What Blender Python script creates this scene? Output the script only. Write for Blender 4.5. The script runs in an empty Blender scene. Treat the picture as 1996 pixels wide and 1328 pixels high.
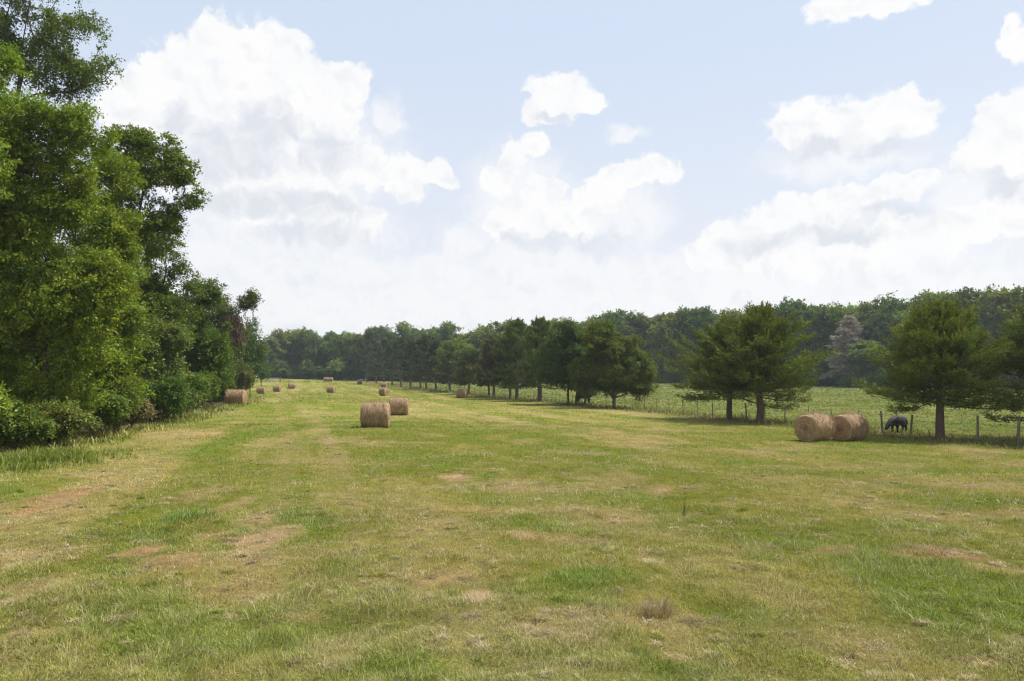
import bpy, math, random
import numpy as np
from mathutils import Vector, Matrix

random.seed(7)
RNG = np.random.default_rng(11)
SC = bpy.context.scene
COL = SC.collection
PI = math.pi

# ------------------------------------------------------------------ camera model
F = 1450.0; CX = 998.0; CY = 664.0; HOR = 735.0; H = 3.0
PITCH = math.atan((HOR - CY) / F)
cp, sp = math.cos(PITCH), math.sin(PITCH)

def direction(px, py):
    u = (px - CX) / F; v = (CY - py) / F
    return np.array([u, cp - v * sp, sp + v * cp])

def at(px, py, y):
    d = direction(px, py)
    t = y / d[1]
    return np.array([d[0] * t, y, H + d[2] * t])

def flat(px, py):
    d = direction(px, py)
    t = -H / d[2]
    return d[0] * t, d[1] * t

def xof(px, y, py=780):
    return at(px, py, y)[0]

def project(p):
    x, y, z = p[0], p[1], p[2] - H
    f = y * cp + z * sp; up = -y * sp + z * cp
    return CX + F * x / f, CY - F * up / f

# ------------------------------------------------------------------ noise
_perm = np.random.default_rng(3).random((256, 256))
def vnoise(x, y):
    xi = np.floor(x).astype(np.int64); yi = np.floor(y).astype(np.int64)
    fx = x - xi; fy = y - yi
    fx = fx * fx * fx * (fx * (fx * 6 - 15) + 10); fy = fy * fy * fy * (fy * (fy * 6 - 15) + 10)
    a = _perm[xi & 255, yi & 255]; b = _perm[(xi + 1) & 255, yi & 255]
    c = _perm[xi & 255, (yi + 1) & 255]; d = _perm[(xi + 1) & 255, (yi + 1) & 255]
    return (a * (1 - fx) + b * fx) * (1 - fy) + (c * (1 - fx) + d * fx) * fy
def fbm(x, y, o=4, seed=0):
    s = 0; a = 1; t = 0
    x = np.asarray(x, float) + seed * 17.31; y = np.asarray(y, float) + seed * 9.17
    for i in range(o):
        s = s + a * vnoise(x, y); t += a; a *= 0.5
        x, y = (x * 0.8 - y * 0.6) * 2.03 + 5.1, (x * 0.6 + y * 0.8) * 2.03 + 1.7
    return s / t
def sstep(a, b, x):
    t = np.clip((x - a) / (b - a), 0, 1)
    return t * t * (3 - 2 * t)

# ------------------------------------------------------------------ terrain
CP = np.array([
 (0,0,0),(0,10,0),(6,10,0),(-6,10,0),(-10,16,0),(10,20,-.15),(0,25,-.05),(25,20,-.35),(-16,24,0),(0,40,-.15),(8,32,-.3),
 (-8,43.5,.1),(-26.7,72,.35),(-9.4,62,-.3),(-52,155,-.6),(-57,180,-.7),(-58,197,-.1),(-40,165,-.75),(-21,121,-.2),(-22,160,-.4),
 (-67,272,1.3),(-49,240,.35),(-8,121,-.7),(16.3,40,-.5),(18.1,40,-.5),
 (24.1,42,-.5),(18.1,58,-.5),(11.1,82,-.5),(3.9,104,-.45),(-3.3,126,-.4),(-23,187,.15),(-46,257,.7),(-63,316,1.0),
 (48,230,.9),(92,190,.3),(114,165,.3),(60,120,-.1),(50,70,-.3),(10,180,.3),(-10,260,.9),
 (-85,300,2.6),(-100,310,2.7),(-21,31,.02),(-23,44,.03),(-26,60,.2),(-29,75,.3),(-35,95,.2),(-48,130,-.3),(-60,165,-.5),(-75,200,.1),(-82,252,1.3),
 (-60,40,.3),(-80,90,.4),(-150,200,1),(-200,400,4),(0,420,3),(200,400,3),(250,150,1),(120,60,0),(60,0,0),(-60,-20,0),(0,-60,0),
 (-330,300,6),(0,480,7),(330,300,6),(420,-50,5),(-420,-50,5),(0,-420,5)], float)
def terrain_base(x, y):
    x = np.asarray(x, float); y = np.asarray(y, float)
    num = np.zeros_like(x); den = np.zeros_like(x)
    for cx, cy, cz in CP:
        r = math.hypot(cx, cy)
        w = 1.0 / ((x - cx) ** 2 + (y - cy) ** 2 + (3.0 + 0.07 * r) ** 2) ** 1.7
        num += w * cz; den += w
    return num / den
def terrain(x, y):
    x = np.asarray(x, float); y = np.asarray(y, float)
    r = np.hypot(x, y)
    k = np.clip(45.0 / (r + 12), 0, 1)
    b = (fbm(x / 1.3, y / 1.3, 3, 5) - .5) * 0.13 + (fbm(x / 4.5, y / 4.5, 2, 6) - .5) * 0.10 + (fbm(x / .4, y / .4, 2, 8) - .5) * 0.05
    return terrain_base(x, y) + b * k
def tz(x, y):
    return float(terrain(np.array([x]), np.array([y]))[0])

def fence_x(y): return 37.75 - 0.325 * y
TLY = np.array([-60, 0, 18, 24, 31, 44, 60, 75, 95, 130, 165, 200, 260, 330]); TLX = np.array([-22, -20, -20.5, -20.5, -21, -23, -26, -29, -35, -48, -62, -72, -92, -115.])
def tree_x(y): return np.interp(y, TLY, TLX)

# ------------------------------------------------------------------ mesh helpers
def fast_mesh(name, V, Fc, mat=None, smooth=False, tint=None):
    V = np.ascontiguousarray(V, np.float32); Fc = np.ascontiguousarray(Fc, np.int32)
    n, k = Fc.shape
    me = bpy.data.meshes.new(name)
    me.vertices.add(len(V)); me.vertices.foreach_set('co', V.ravel())
    me.loops.add(n * k); me.loops.foreach_set('vertex_index', Fc.ravel())
    me.polygons.add(n); me.polygons.foreach_set('loop_start', np.arange(0, n * k, k, dtype=np.int32))
    try: me.polygons.foreach_set('loop_total', np.full(n, k, np.int32))
    except Exception: pass
    if smooth: me.polygons.foreach_set('use_smooth', np.ones(n, bool))
    if tint is not None:
        a = me.attributes.new('tint', 'FLOAT_COLOR', 'POINT')
        c = np.ones((len(V), 4), np.float32); c[:, :3] = tint
        a.data.foreach_set('color', c.ravel())
    me.update(calc_edges=True)
    if mat: me.materials.append(mat)
    return me
def link(name, me, parent=None, loc=None):
    o = bpy.data.objects.new(name, me); COL.objects.link(o)
    if parent is not None: o.parent = parent
    if loc is not None: o.location = loc
    return o
def tag(o, label=None, cat=None, group=None, kind=None):
    if label: o['label'] = label
    if cat: o['category'] = cat
    if group: o['group'] = group
    if kind: o['kind'] = kind
    return o
def thing(name, label, cat, loc=(0, 0, 0), rz=0, group=None):
    o = bpy.data.objects.new(name, None); COL.objects.link(o)
    o.empty_display_size = .3; o.location = loc; o.rotation_euler = (0, 0, rz)
    return tag(o, label, cat, group)
def norm(a): return a / (np.linalg.norm(a, axis=-1, keepdims=True) + 1e-9)

def tubes(P0, P1, R0, R1, k=6):
    P0 = np.asarray(P0, float); P1 = np.asarray(P1, float); R0 = np.asarray(R0, float); R1 = np.asarray(R1, float)
    n = len(P0); D = norm(P1 - P0)
    up = np.where(np.abs(D[:, 2:3]) > .9, np.array([[1., 0, 0]]), np.array([[0, 0, 1.]]))
    A = norm(np.cross(D, up)); B = np.cross(D, A)
    an = np.arange(k) * 2 * PI / k
    ring = A[:, None, :] * np.cos(an)[None, :, None] + B[:, None, :] * np.sin(an)[None, :, None]
    V = np.concatenate([P0[:, None, :] + ring * R0[:, None, None], P1[:, None, :] + ring * R1[:, None, None]], 1).reshape(-1, 3)
    j = np.arange(k); j2 = (j + 1) % k
    f = np.stack([j, j2, j2 + k, j + k], 1)
    Fc = (np.arange(n)[:, None, None] * 2 * k + f[None]).reshape(-1, 4)
    return V, Fc
def quads(P, T, N, L, W, mid=.5):
    S = norm(np.cross(N, T)); L = L[:, None]; W = W[:, None]
    V = np.stack([P, P + T * L * mid + S * W / 2, P + T * L, P + T * L * mid - S * W / 2], 1).reshape(-1, 3)
    return V, np.arange(len(V)).reshape(-1, 4)

# ------------------------------------------------------------------ materials
def nmat(name):
    m = bpy.data.materials.new(name); m.use_nodes = True
    nt = m.node_tree; nt.nodes.clear()
    out = nt.nodes.new('ShaderNodeOutputMaterial')
    return m, nt, out
def N(nt, t, **kw):
    n = nt.nodes.new(t)
    for k, v in kw.items():
        if k == 'ins':
            for i, x in v.items(): n.inputs[i].default_value = x
        else: setattr(n, k, v)
    return n
def mixrgb(nt, fac, a, b, mode='MIX'):
    n = nt.nodes.new('ShaderNodeMix'); n.data_type = 'RGBA'; n.blend_type = mode
    for i, x in ((0, fac), (6, a), (7, b)):
        if isinstance(x, (int, float)): n.inputs[i].default_value = x
        elif isinstance(x, tuple): n.inputs[i].default_value = (*x, 1)
        else: nt.links.new(x, n.inputs[i])
    return n.outputs[2]
def mth(nt, op, a, b=None, c=None, clamp=False):
    n = nt.nodes.new('ShaderNodeMath'); n.operation = op; n.use_clamp = clamp
    for i, x in enumerate((a, b, c)):
        if x is None: continue
        if isinstance(x, (int, float)): n.inputs[i].default_value = x
        else: nt.links.new(x, n.inputs[i])
    return n.outputs[0]

def leaf_material(name, transl=.32, gloss=.06, use_obj=True):
    m, nt, out = nmat(name); L = nt.links.new
    at_ = N(nt, 'ShaderNodeAttribute', attribute_name='tint')
    col = at_.outputs['Color']
    if use_obj:
        oi = N(nt, 'ShaderNodeObjectInfo')
        col = mixrgb(nt, 1.0, col, oi.outputs['Color'], 'MULTIPLY')
    d = N(nt, 'ShaderNodeBsdfDiffuse'); L(col, d.inputs['Color'])
    t = N(nt, 'ShaderNodeBsdfTranslucent')
    tc = mixrgb(nt, 1.0, col, (1.25, 1.3, .6), 'MULTIPLY'); L(tc, t.inputs['Color'])
    mx = N(nt, 'ShaderNodeMixShader', ins={0: transl}); L(d.outputs[0], mx.inputs[1]); L(t.outputs[0], mx.inputs[2])
    g = N(nt, 'ShaderNodeBsdfGlossy', ins={'Roughness': .45, 'Color': (.8, .85, .9, 1)})
    mg = N(nt, 'ShaderNodeMixShader', ins={0: gloss}); L(mx.outputs[0], mg.inputs[1]); L(g.outputs[0], mg.inputs[2])
    L(mg.outputs[0], out.inputs[0])
    return m
M_LEAF = leaf_material('leaf', .28, .009)
M_NEEDLE = leaf_material('cedar_needles', .16, .012)
M_GRASS = leaf_material('grass_blades', .3, .012, False)
M_STRAWB = leaf_material('straw_blades', .15, .03, False)

def bark_material(name, c1, c2):
    m, nt, out = nmat(name); L = nt.links.new
    tc = N(nt, 'ShaderNodeTexCoord'); mp = N(nt, 'ShaderNodeMapping'); mp.inputs['Scale'].default_value = (9, 9, 1.6)
    L(tc.outputs['Object'], mp.inputs[0])
    no = N(nt, 'ShaderNodeTexNoise', ins={'Scale': 2.5, 'Detail': 6, 'Roughness': .7}); L(mp.outputs[0], no.inputs[0])
    r = N(nt, 'ShaderNodeValToRGB'); r.color_ramp.elements[0].position = .35; r.color_ramp.elements[1].position = .7
    r.color_ramp.elements[0].color = (*c1, 1); r.color_ramp.elements[1].color = (*c2, 1); L(no.outputs[0], r.inputs[0])
    b = N(nt, 'ShaderNodeBump', ins={'Strength': .8, 'Distance': .04}); L(no.outputs[0], b.inputs['Height'])
    p = N(nt, 'ShaderNodeBsdfPrincipled', ins={'Roughness': .95}); L(r.outputs[0], p.inputs['Base Color']); L(b.outputs[0], p.inputs['Normal'])
    L(p.outputs[0], out.inputs[0]); return m
M_BARK = bark_material('bark', (.05, .038, .03), (.16, .125, .10))
M_CEDARBARK = bark_material('cedar_bark', (.07, .045, .035), (.22, .15, .12))
M_PALEBARK = bark_material('pale_bark', (.2, .19, .17), (.42, .40, .36))
M_POST = bark_material('weathered_post', (.10, .075, .055), (.27, .22, .17))

def simple(name, c, rough=.7, metal=0., noise=.25, scale=8):
    m, nt, out = nmat(name); L = nt.links.new
    tc = N(nt, 'ShaderNodeTexCoord')
    no = N(nt, 'ShaderNodeTexNoise', ins={'Scale': scale, 'Detail': 5}); L(tc.outputs['Object'], no.inputs[0])
    c2 = mixrgb(nt, no.outputs[0], tuple(x * (1 - noise) for x in c), tuple(min(1, x * (1 + noise)) for x in c))
    p = N(nt, 'ShaderNodeBsdfPrincipled', ins={'Roughness': rough, 'Metallic': metal}); L(c2, p.inputs['Base Color'])
    L(p.outputs[0], out.inputs[0]); return m
M_COW = simple('black_cow_hide', (.012, .011, .012), .8, 0, .5, 5)
M_EYE = simple('dark_eye', (.01, .01, .01), .15)
M_MUZ = simple('muzzle', (.05, .045, .045), .6)
M_METAL = simple('galvanised_pipe', (.42, .43, .45), .45, .6, .2)
M_WIRE = simple('fence_wire', (.22, .2, .19), .5, .7)

# ground material: tint attribute carries which plants grow where
def ground_material():
    m, nt, out = nmat('meadow_ground'); L = nt.links.new
    a = N(nt, 'ShaderNodeAttribute', attribute_name='tint')
    g = N(nt, 'ShaderNodeNewGeometry')
    n1 = N(nt, 'ShaderNodeTexNoise', ins={'Scale': 3.1, 'Detail': 7, 'Roughness': .72}); L(g.outputs['Position'], n1.inputs[0])
    n2 = N(nt, 'ShaderNodeTexNoise', ins={'Scale': 22, 'Detail': 4, 'Roughness': .7}); L(g.outputs['Position'], n2.inputs[0])
    n3 = N(nt, 'ShaderNodeTexNoise', ins={'Scale': .55, 'Detail': 5, 'Roughness': .65}); L(g.outputs['Position'], n3.inputs[0])
    r1 = N(nt, 'ShaderNodeMapRange', ins={1: .35, 2: .68, 3: .72, 4: 1.28}); L(n1.outputs[0], r1.inputs[0])
    r2 = N(nt, 'ShaderNodeMapRange', ins={1: .3, 2: .7, 3: .8, 4: 1.2}); L(n2.outputs[0], r2.inputs[0])
    k = mth(nt, 'MULTIPLY', r1.outputs[0], r2.outputs[0])
    c = N(nt, 'ShaderNodeVectorMath', operation='SCALE'); L(a.outputs['Color'], c.inputs[0]); L(k, c.inputs['Scale'])
    f3 = N(nt, 'ShaderNodeMapRange', ins={1: .48, 2: .66, 3: 0, 4: .55}); L(n3.outputs[0], f3.inputs[0])
    c2 = mixrgb(nt, 1.0, c.outputs[0], (1.35, 1.12, 1.0), 'MULTIPLY')
    c3 = mixrgb(nt, f3.outputs[0], c.outputs[0], c2)
    b = N(nt, 'ShaderNodeBump', ins={'Strength': 1.0, 'Distance': .09}); L(n1.outputs[0], b.inputs['Height'])
    b2 = N(nt, 'ShaderNodeBump', ins={'Strength': .7, 'Distance': .03}); L(n2.outputs[0], b2.inputs['Height']); L(b.outputs[0], b2.inputs['Normal'])
    d = N(nt, 'ShaderNodeBsdfDiffuse', ins={'Roughness': .6}); L(c3, d.inputs[0]); L(b2.outputs[0], d.inputs['Normal'])
    L(d.outputs[0], out.inputs[0]); return m
M_GROUND = ground_material()

# ------------------------------------------------------------------ what grows where (linear rgb)
GREEN = np.array([.205, .235, .045]); OLIVE = np.array([.325, .305, .095]); LUSH = np.array([.180, .255, .037])
TAN = np.array([.50, .37, .235]); BROWN = np.array([.41, .26, .145]); STRAWC = np.array([.40, .33, .18]); DARKG = np.array([.06, .10, .025])
# (px, py, rx_px, ry_px, angle_deg, strength) patches of cut dry hay, and of fresh green
DRYP = [(165,950,45,12,0,.8,'b'),(110,972,50,16,0,.9,'b'),(50,998,52,20,0,1.0,'b'),(0,1025,40,18,0,.8,'b'),(250,940,40,8,0,.4,'t'),(500,1062,48,26,0,.9,'t'),(500,1012,42,13,0,.9,'t'),(450,985,26,12,0,.6,'t'),(400,960,50,16,0,.5,'b'),
 (350,1100,70,26,0,.75,'b'),(280,1078,30,14,0,.8,'b'),(415,1045,40,8,0,.6,'t'),(885,929,32,8,0,1.0,'t'),(1285,952,26,5,0,.7,'t'),(1010,1045,40,8,0,.7,'t'),(1100,1055,50,10,0,.5,'t'),
 (935,1172,34,20,0,.9,'s'),(60,1150,90,26,0,.5,'s'),(60,1235,60,16,0,.5,'s'),(1160,1058,60,14,0,.4,'t'),(1640,1078,70,9,0,.6,'b'),(1760,1084,60,10,0,.7,'b'),(1850,1078,60,14,0,.9,'b'),(1940,1110,80,12,0,.7,'t'),
 (1650,965,120,12,0,.5,'t'),(1480,975,90,10,0,.5,'t'),(1780,1000,160,8,0,.4,'t'),(1550,930,100,8,0,.35,'t'),(1420,1070,120,14,0,.3,'t'),(1640,1240,160,30,0,.3,'s'),
 (1900,940,100,8,0,.6,'t'),(1330,1290,60,10,0,.5,'b'),(1900,1290,60,10,0,.6,'b'),(600,1200,60,12,0,.4,'s'),(1260,1090,40,16,0,.35,'t'),(650,1290,50,14,0,.5,'s')]
LUSHP = [(460,860,70,46,0,.8),(700,1010,120,60,0,.55),(640,1120,110,60,0,.75),(1150,1130,110,24,0,.9),(1800,916,130,12,0,1.0),(1900,940,40,8,0,.8),(1740,968,60,8,0,.6),(470,800,34,26,0,.7),
 (820,1290,60,30,0,.6),(1300,1015,70,12,0,.7),(1060,1030,40,9,0,.6),(1480,1010,50,9,0,.6),(1260,900,90,8,0,.5),(1000,1150,110,26,0,.5),(370,1003,50,16,0,.9),(290,1042,36,10,0,.6),
 (740,835,60,7,0,.9),(1620,868,110,6,0,1.0),(560,960,120,30,0,.5),(1500,1200,110,24,0,.5),(840,1180,60,30,0,.5),(1700,845,140,8,0,.3)]
def patch(x, y, px, py, rx, ry, ang):
    # ground-fixed ellipse whose size is given by what it covers in the photograph
    x0, y0 = flat(px, py); xr, _ = flat(px + rx, py); _, ya = flat(px, py - ry); _, yb = flat(px, py + ry)
    a = xr - x0; b = (ya - yb) / 2; yc = (ya + yb) / 2
    t = math.radians(ang)
    xs, _ = flat(px + rx * math.cos(t), py + rx * math.sin(t)); _, ys = flat(px + rx * math.cos(t), py + rx * math.sin(t))
    sh = (ys - y0) / max(xs - x0, .01) if abs(ang) > 0 else 0
    dx = (x - x0); dy = (y - yc) - sh * dx
    return np.sqrt((dx / a) ** 2 + (dy / b) ** 2)
def meadow(x, y):
    """colour and height factor of the plants at x, y"""
    x = np.asarray(x, float); y = np.asarray(y, float)
    r = np.hypot(x, y)
    n1 = fbm(x / 7, y / 9, 4, 1); n2 = fbm(x / 1.7, y / 1.9, 4, 2); n3 = fbm(x / .45, y / .45, 3, 3); n4 = fbm(x / 22, y / 30, 3, 4)
    wind = fbm((x * .965 + y * .26) / 1.9, (y * .965 - x * .26) / 26, 3, 9)     # mowing direction, up the field
    m = np.clip(.5 + (n1 - .5) * 1.1 + (n2 - .5) * 1.9 + (n3 - .5) * .8 + (n4 - .5) * .8 + (wind - .5) * 2.0 + .12 * sstep(-6, 14, x) + .06, 0, 1)
    c = GREEN * (1 - m[..., None]) + OLIVE * m[..., None]
    lush = sstep(.56, .70, fbm(x / 2.6, y / 3.2, 4, 12)) * .6
    dry = sstep(.50, .80, fbm(x / 2.3, y / 2.0, 5, 15) + sstep(-4, 12, x) * .03) * .42 * sstep(140, 40, r) + sstep(.52, .74, wind) * .22
    hf = .68 + 1.25 * n2 * sstep(.3, .75, n3)
    wob = (n2 - .5) * 1.6 + (n3 - .5) * 1.2
    brown = np.zeros_like(x)
    for px, py, rx, ry, an, s in LUSHP:
        v = sstep(1.35, .2, patch(x, y, px, py, rx, ry, an) + wob * .8) * s
        lush = np.maximum(lush, v); dry = dry * (1 - v * .8)
    for px, py, rx, ry, an, s, kd in DRYP:
        v = sstep(1.45, .15, patch(x, y, px, py, rx, ry, an) + wob) * s
        dry = np.maximum(dry, v); lush = lush * (1 - v)
        if kd == 'b': brown = np.maximum(brown, v)
    c = c * (1 - lush[..., None]) + LUSH * lush[..., None]
    tan = TAN * (1 - brown[..., None]) + (BROWN * .85 + TAN * .15) * brown[..., None]
    c = c * (1 - dry[..., None]) + tan * dry[..., None]
    hf = hf * (1 - .78 * dry) * (1 + .5 * lush)
    # wheel track running up the field
    ty = np.array([0, 12, 20, 30, 45, 80, 150, 300]); tx = np.array([-1.2, -3.4, -5.2, -8.0, -12.5, -24.5, -48, -96.])
    for off in (-.95, .95):
        d = np.abs(x - np.interp(y, ty, tx) - off + .4 * (n2 - .5)) / (.42 + .004 * r)
        v = sstep(1, .1, d) * .24 * sstep(6, 16, y)
        c = c * (1 - v[..., None]) + (STRAWC * .85) * v[..., None]; hf = hf * (1 - .8 * v)
    # pasture beyond the fence, uncut strip under the tree row, litter under the left wood
    s = x - fence_x(y)
    past = sstep(.0, 2.0, s + 1.5 * (n2 - .5)) * (y > -20)
    pc = (np.array([.155, .20, .052]) * (1 - n1[..., None]) + np.array([.255, .26, .10]) * n1[..., None]) * (.75 + .5 * n2[..., None])
    c = c * (1 - past[..., None]) + pc * past[..., None]
    strip = np.exp(-((s + .2) / 2.3) ** 2) * (y > -20)
    sc_ = np.array([.10, .115, .035]) * (1 - n2[..., None]) + np.array([.22, .17, .09]) * n2[..., None]
    c = c * (1 - .85 * strip[..., None]) + sc_ * .85 * strip[..., None]
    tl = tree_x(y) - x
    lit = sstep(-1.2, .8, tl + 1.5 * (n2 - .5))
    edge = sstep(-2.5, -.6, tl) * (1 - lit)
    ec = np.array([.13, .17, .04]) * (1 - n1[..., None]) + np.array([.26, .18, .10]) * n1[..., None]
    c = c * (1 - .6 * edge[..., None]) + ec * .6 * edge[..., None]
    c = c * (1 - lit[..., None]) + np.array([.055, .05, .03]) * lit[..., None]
    return c, np.clip(hf, .1, 2.2), dry, past, strip, lit

# ------------------------------------------------------------------ ground sheet
def build_ground():
    fa = np.radians(np.linspace(-44, 44, 620)); ca = np.radians(np.linspace(44, 316, 110))[1:-1]
    ang = np.concatenate([fa, ca]); na = len(ang)
    rr = [0.5]
    while rr[-1] < 4: rr.append(rr[-1] * 1.15)
    while rr[-1] < 70: rr.append(rr[-1] * 1.0085)
    while rr[-1] < 430: rr.append(rr[-1] * 1.02)
    rr = np.array(rr); nr = len(rr)
    A, R = np.meshgrid(ang, rr)
    X = np.sin(A) * R; Y = np.cos(A) * R
    Z = terrain(X.ravel(), Y.ravel())
    V = np.stack([X.ravel(), Y.ravel(), Z], 1)
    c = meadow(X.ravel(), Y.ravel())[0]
    i = np.arange(nr - 1)[:, None] * na; j = np.arange(na)[None, :]; j2 = (j + 1) % na
    Fc = np.stack([i + j, i + na + j, i + na + j2, i + j2], -1).reshape(-1, 4)[:, ::-1]
    # close the centre
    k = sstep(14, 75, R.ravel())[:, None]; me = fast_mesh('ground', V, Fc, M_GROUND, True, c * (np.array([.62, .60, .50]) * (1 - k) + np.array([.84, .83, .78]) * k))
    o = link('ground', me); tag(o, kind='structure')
    o.data.update()
    return o
build_ground()
# small cap under the camera so the sheet has no hole
_a = np.arange(24) * 2 * PI / 24
_V = np.stack([np.sin(_a) * .6, np.cos(_a) * .6, np.full(24, tz(0, 0) - .03)], 1)
_me = bpy.data.meshes.new('ground_centre'); _me.from_pydata([tuple(v) for v in _V], [], [tuple(range(24))[::-1]]); _me.materials.append(M_GROUND)
tag(link('ground', _me), kind='structure')

# ------------------------------------------------------------------ grass
def blades(name, n, r0, r1, hgt, wid, label, bend=True, power=0., half=39, cut=None, hmul=None, colf=None, mat=None, seed=1, flatn=.0, zone=None):
    g = np.random.default_rng(seed)
    t = g.random(n)
    if power == 0: r = r0 * (r1 / r0) ** t
    else: r = (r0 ** power + (r1 ** power - r0 ** power) * t) ** (1 / power)
    a = np.radians(g.uniform(-half, half, n))
    x = np.sin(a) * r; y = np.cos(a) * r
    # clumping: pull blades toward tuft centres
    cl = .10 * np.sqrt(r / 8)
    x += g.normal(0, 1, n) * .0; 
    c, hf, dry, past, strip, lit = meadow(x, y)
    keep = lit < .6
    if zone is not None: keep &= zone(x, y, past, strip, lit, g)
    x, y, r, c, hf, dry, past, strip = [q[keep] for q in (x, y, r, c, hf, dry, past, strip)]
    n = len(x)
    z = terrain(x, y)
    tuft = fbm(x / .22, y / .22, 2, 21)
    h = hgt(r) * (.45 + .9 * g.random(n)) * hf * (.5 + 1.0 * tuft)
    w = wid(r) * (.6 + .8 * g.random(n))
    lean = .25 + 1.0 * g.random(n)
    if flatn: lean = np.where(g.random(n) < flatn, 1.8 + 2.5 * g.random(n), lean)
    swirl = fbm(x / .8, y / .8, 2, 31) * 4 * PI
    az = np.where(g.random(n) < .55, swirl + g.normal(0, .7, n), g.random(n) * 2 * PI)
    dx = np.cos(az); dy = np.sin(az)
    fz = az + PI / 2 + g.normal(0, .7, n)
    sx = np.cos(fz) * w / 2; sy = np.sin(fz) * w / 2
    P = np.stack([x, y, z - .01], 1); S = np.stack([sx, sy, np.zeros(n)], 1)
    k = 1 / np.sqrt(1 + lean ** 2)
    if colf is not None: c = colf(c, dry, g, n)
    else:
        v = g.random((n, 1)); c = c * (.5 + 1.0 * v)
        q = g.random(n) < .20 + .35 * dry; c[q] = c[q] * .35 + STRAWC * (.5 + .65 * g.random((q.sum(), 1))) * .65
        q = g.random(n) < .16 * (1 - dry); c[q] = c[q] * .6 + DARKG * .4
    if bend:
        M1 = P + np.stack([dx * lean * k * .35 * h, dy * lean * k * .35 * h, k * .62 * h], 1)
        T1 = P + np.stack([dx * lean * k * h, dy * lean * k * h, k * h * np.where(lean > 1.6, .75, .95)], 1)
        V = np.stack([P - S, P + S, M1 - S * .8, M1 + S * .8, T1 - S * .12, T1 + S * .12], 1).reshape(-1, 3)
        b = np.arange(n)[:, None] * 6
        Fc = np.concatenate([b + np.array([[0, 1, 3, 2]]), b + np.array([[2, 3, 5, 4]])], 0)
        tint = np.repeat(c, 6, 0)
    else:
        T1 = P + np.stack([dx * lean * k * h, dy * lean * k * h, k * h], 1)
        V = np.stack([P - S, P + S, T1], 1).reshape(-1, 3)
        Fc = np.arange(n * 3).reshape(-1, 3); tint = np.repeat(c, 3, 0)
    o = link(name, fast_mesh(name, V, Fc, mat or M_GRASS, False, tint))
    return tag(o, label, 'grass', kind='stuff')

in_field = lambda x, y, past, strip, lit, g: (past < .6)
blades('grass', 800000, 4.5, 17, lambda r: .074 + 0 * r, lambda r: .0038 + .00030 * r, 'short mown green grass with dry stems covering the near part of the hay field', True, .7, seed=1, flatn=.6, zone=in_field)
blades('grass', 400000, 16, 50, lambda r: .060 + .0006 * r, lambda r: .004 + .00055 * r, 'mown yellow-green grass covering the middle of the hay field', False, .6, seed=2, flatn=.35, zone=in_field)
blades('grass', 210000, 48, 300, lambda r: .05 + .0004 * r, lambda r: .004 + .0011 * r, 'pale green mown grass of the far half of the hay field', False, .5, 38, seed=3, zone=in_field)
def strawcol(c, dry, g, n):
    base = np.array([.46, .38, .22]) * (.55 + .6 * g.random((n, 1)))
    return base * (1 - .25 * g.random((n, 1))) + c * .15
blades('loose_hay', 120000, 4.5, 30, lambda r: .13 + .002 * r, lambda r: .0022 + .00030 * r, 'thin pale straw stems of cut hay strewn over the grass', True, .8, seed=4, flatn=.8, colf=strawcol, mat=M_STRAWB,
       zone=lambda x, y, past, strip, lit, g: (past < .5) & (g.random(len(x)) < .6 * sstep(.42, .66, fbm(x / 1.1, y / 1.1, 3, 41)) + .10 + .0 * lit))
def dryzone(x, y, past, strip, lit, g):
    d = meadow(x, y)[2]; return (past < .5) & (g.random(len(x)) < sstep(.2, .8, d))
def drycol(c, dry, g, n):
    return c * (.55 + .8 * g.random((n, 1)))
_hf = meadow
def meadow_flat(x, y):
    a = list(_hf(x, y)); a[1] = np.clip(a[1], .9, 2.2); return tuple(a)
meadow = meadow_flat
blades('dead_thatch', 260000, 5, 32, lambda r: .075 + .001 * r, lambda r: .004 + .0005 * r, 'short dead brown grass lying on the dry patches of the field', False, .8, seed=14, flatn=.75, colf=drycol, mat=M_STRAWB, zone=dryzone)
meadow = _hf
# tall growth: strip under the tree row, pasture weeds, weeds at the foot of the left wood
def pastcol(c, dry, g, n):
    v = g.random((n, 1)); c = c * (.8 + .5 * v); return c
def weedcol(c, dry, g, n):
    v = g.random((n, 1)); q = g.random(n)
    c = c * (.55 + .9 * v)
    c[q < .10] = np.array([.36, .33, .18]) * (.5 + .5 * g.random(((q < .10).sum(), 1)))
    c[q > .8] = np.array([.07, .12, .03])
    return c
blades('long_grass', 150000, 30, 200, lambda r: .32 + .0012 * r, lambda r: .012 + .0009 * r, 'uncut long grass and dead stems along the fence under the tree row', False, .6, 39, seed=5, colf=weedcol,
       zone=lambda x, y, past, strip, lit, g: strip > .35)
blades('pasture_weeds', 260000, 30, 260, lambda r: .10 + .0005 * r, lambda r: .05 + .0022 * r, 'bright green weedy pasture growing beyond the wire fence', False, .7, 39, seed=6, colf=pastcol,
       zone=lambda x, y, past, strip, lit, g: (past > .3) & (fbm(x / 2.6, y / 2.6, 4, 44) + .3 * g.random(len(x)) > .55))
def edgezone(x, y, past, strip, lit, g):
    tl = tree_x(y) - x
    return (tl > -2.6 - 1.6 * fbm(x / 2, y / 2, 2, 51)) & (tl < .8) & (g.random(len(x)) < sstep(-4.2, -.6, tl) + .15)
blades('margin_weeds', 380000, 20, 130, lambda r: .27 + 0 * r, lambda r: .013 + .0007 * r, 'tall weeds and dry grass growing along the foot of the left wood', True, .5, 39, seed=7, colf=weedcol, zone=edgezone)
def lushcol(c, dry, g, n):
    return np.array([.15, .205, .036]) * (.45 + .9 * g.random((n, 1))) + np.array([.09, .05, .01]) * g.random((n, 1)) ** 2
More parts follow.
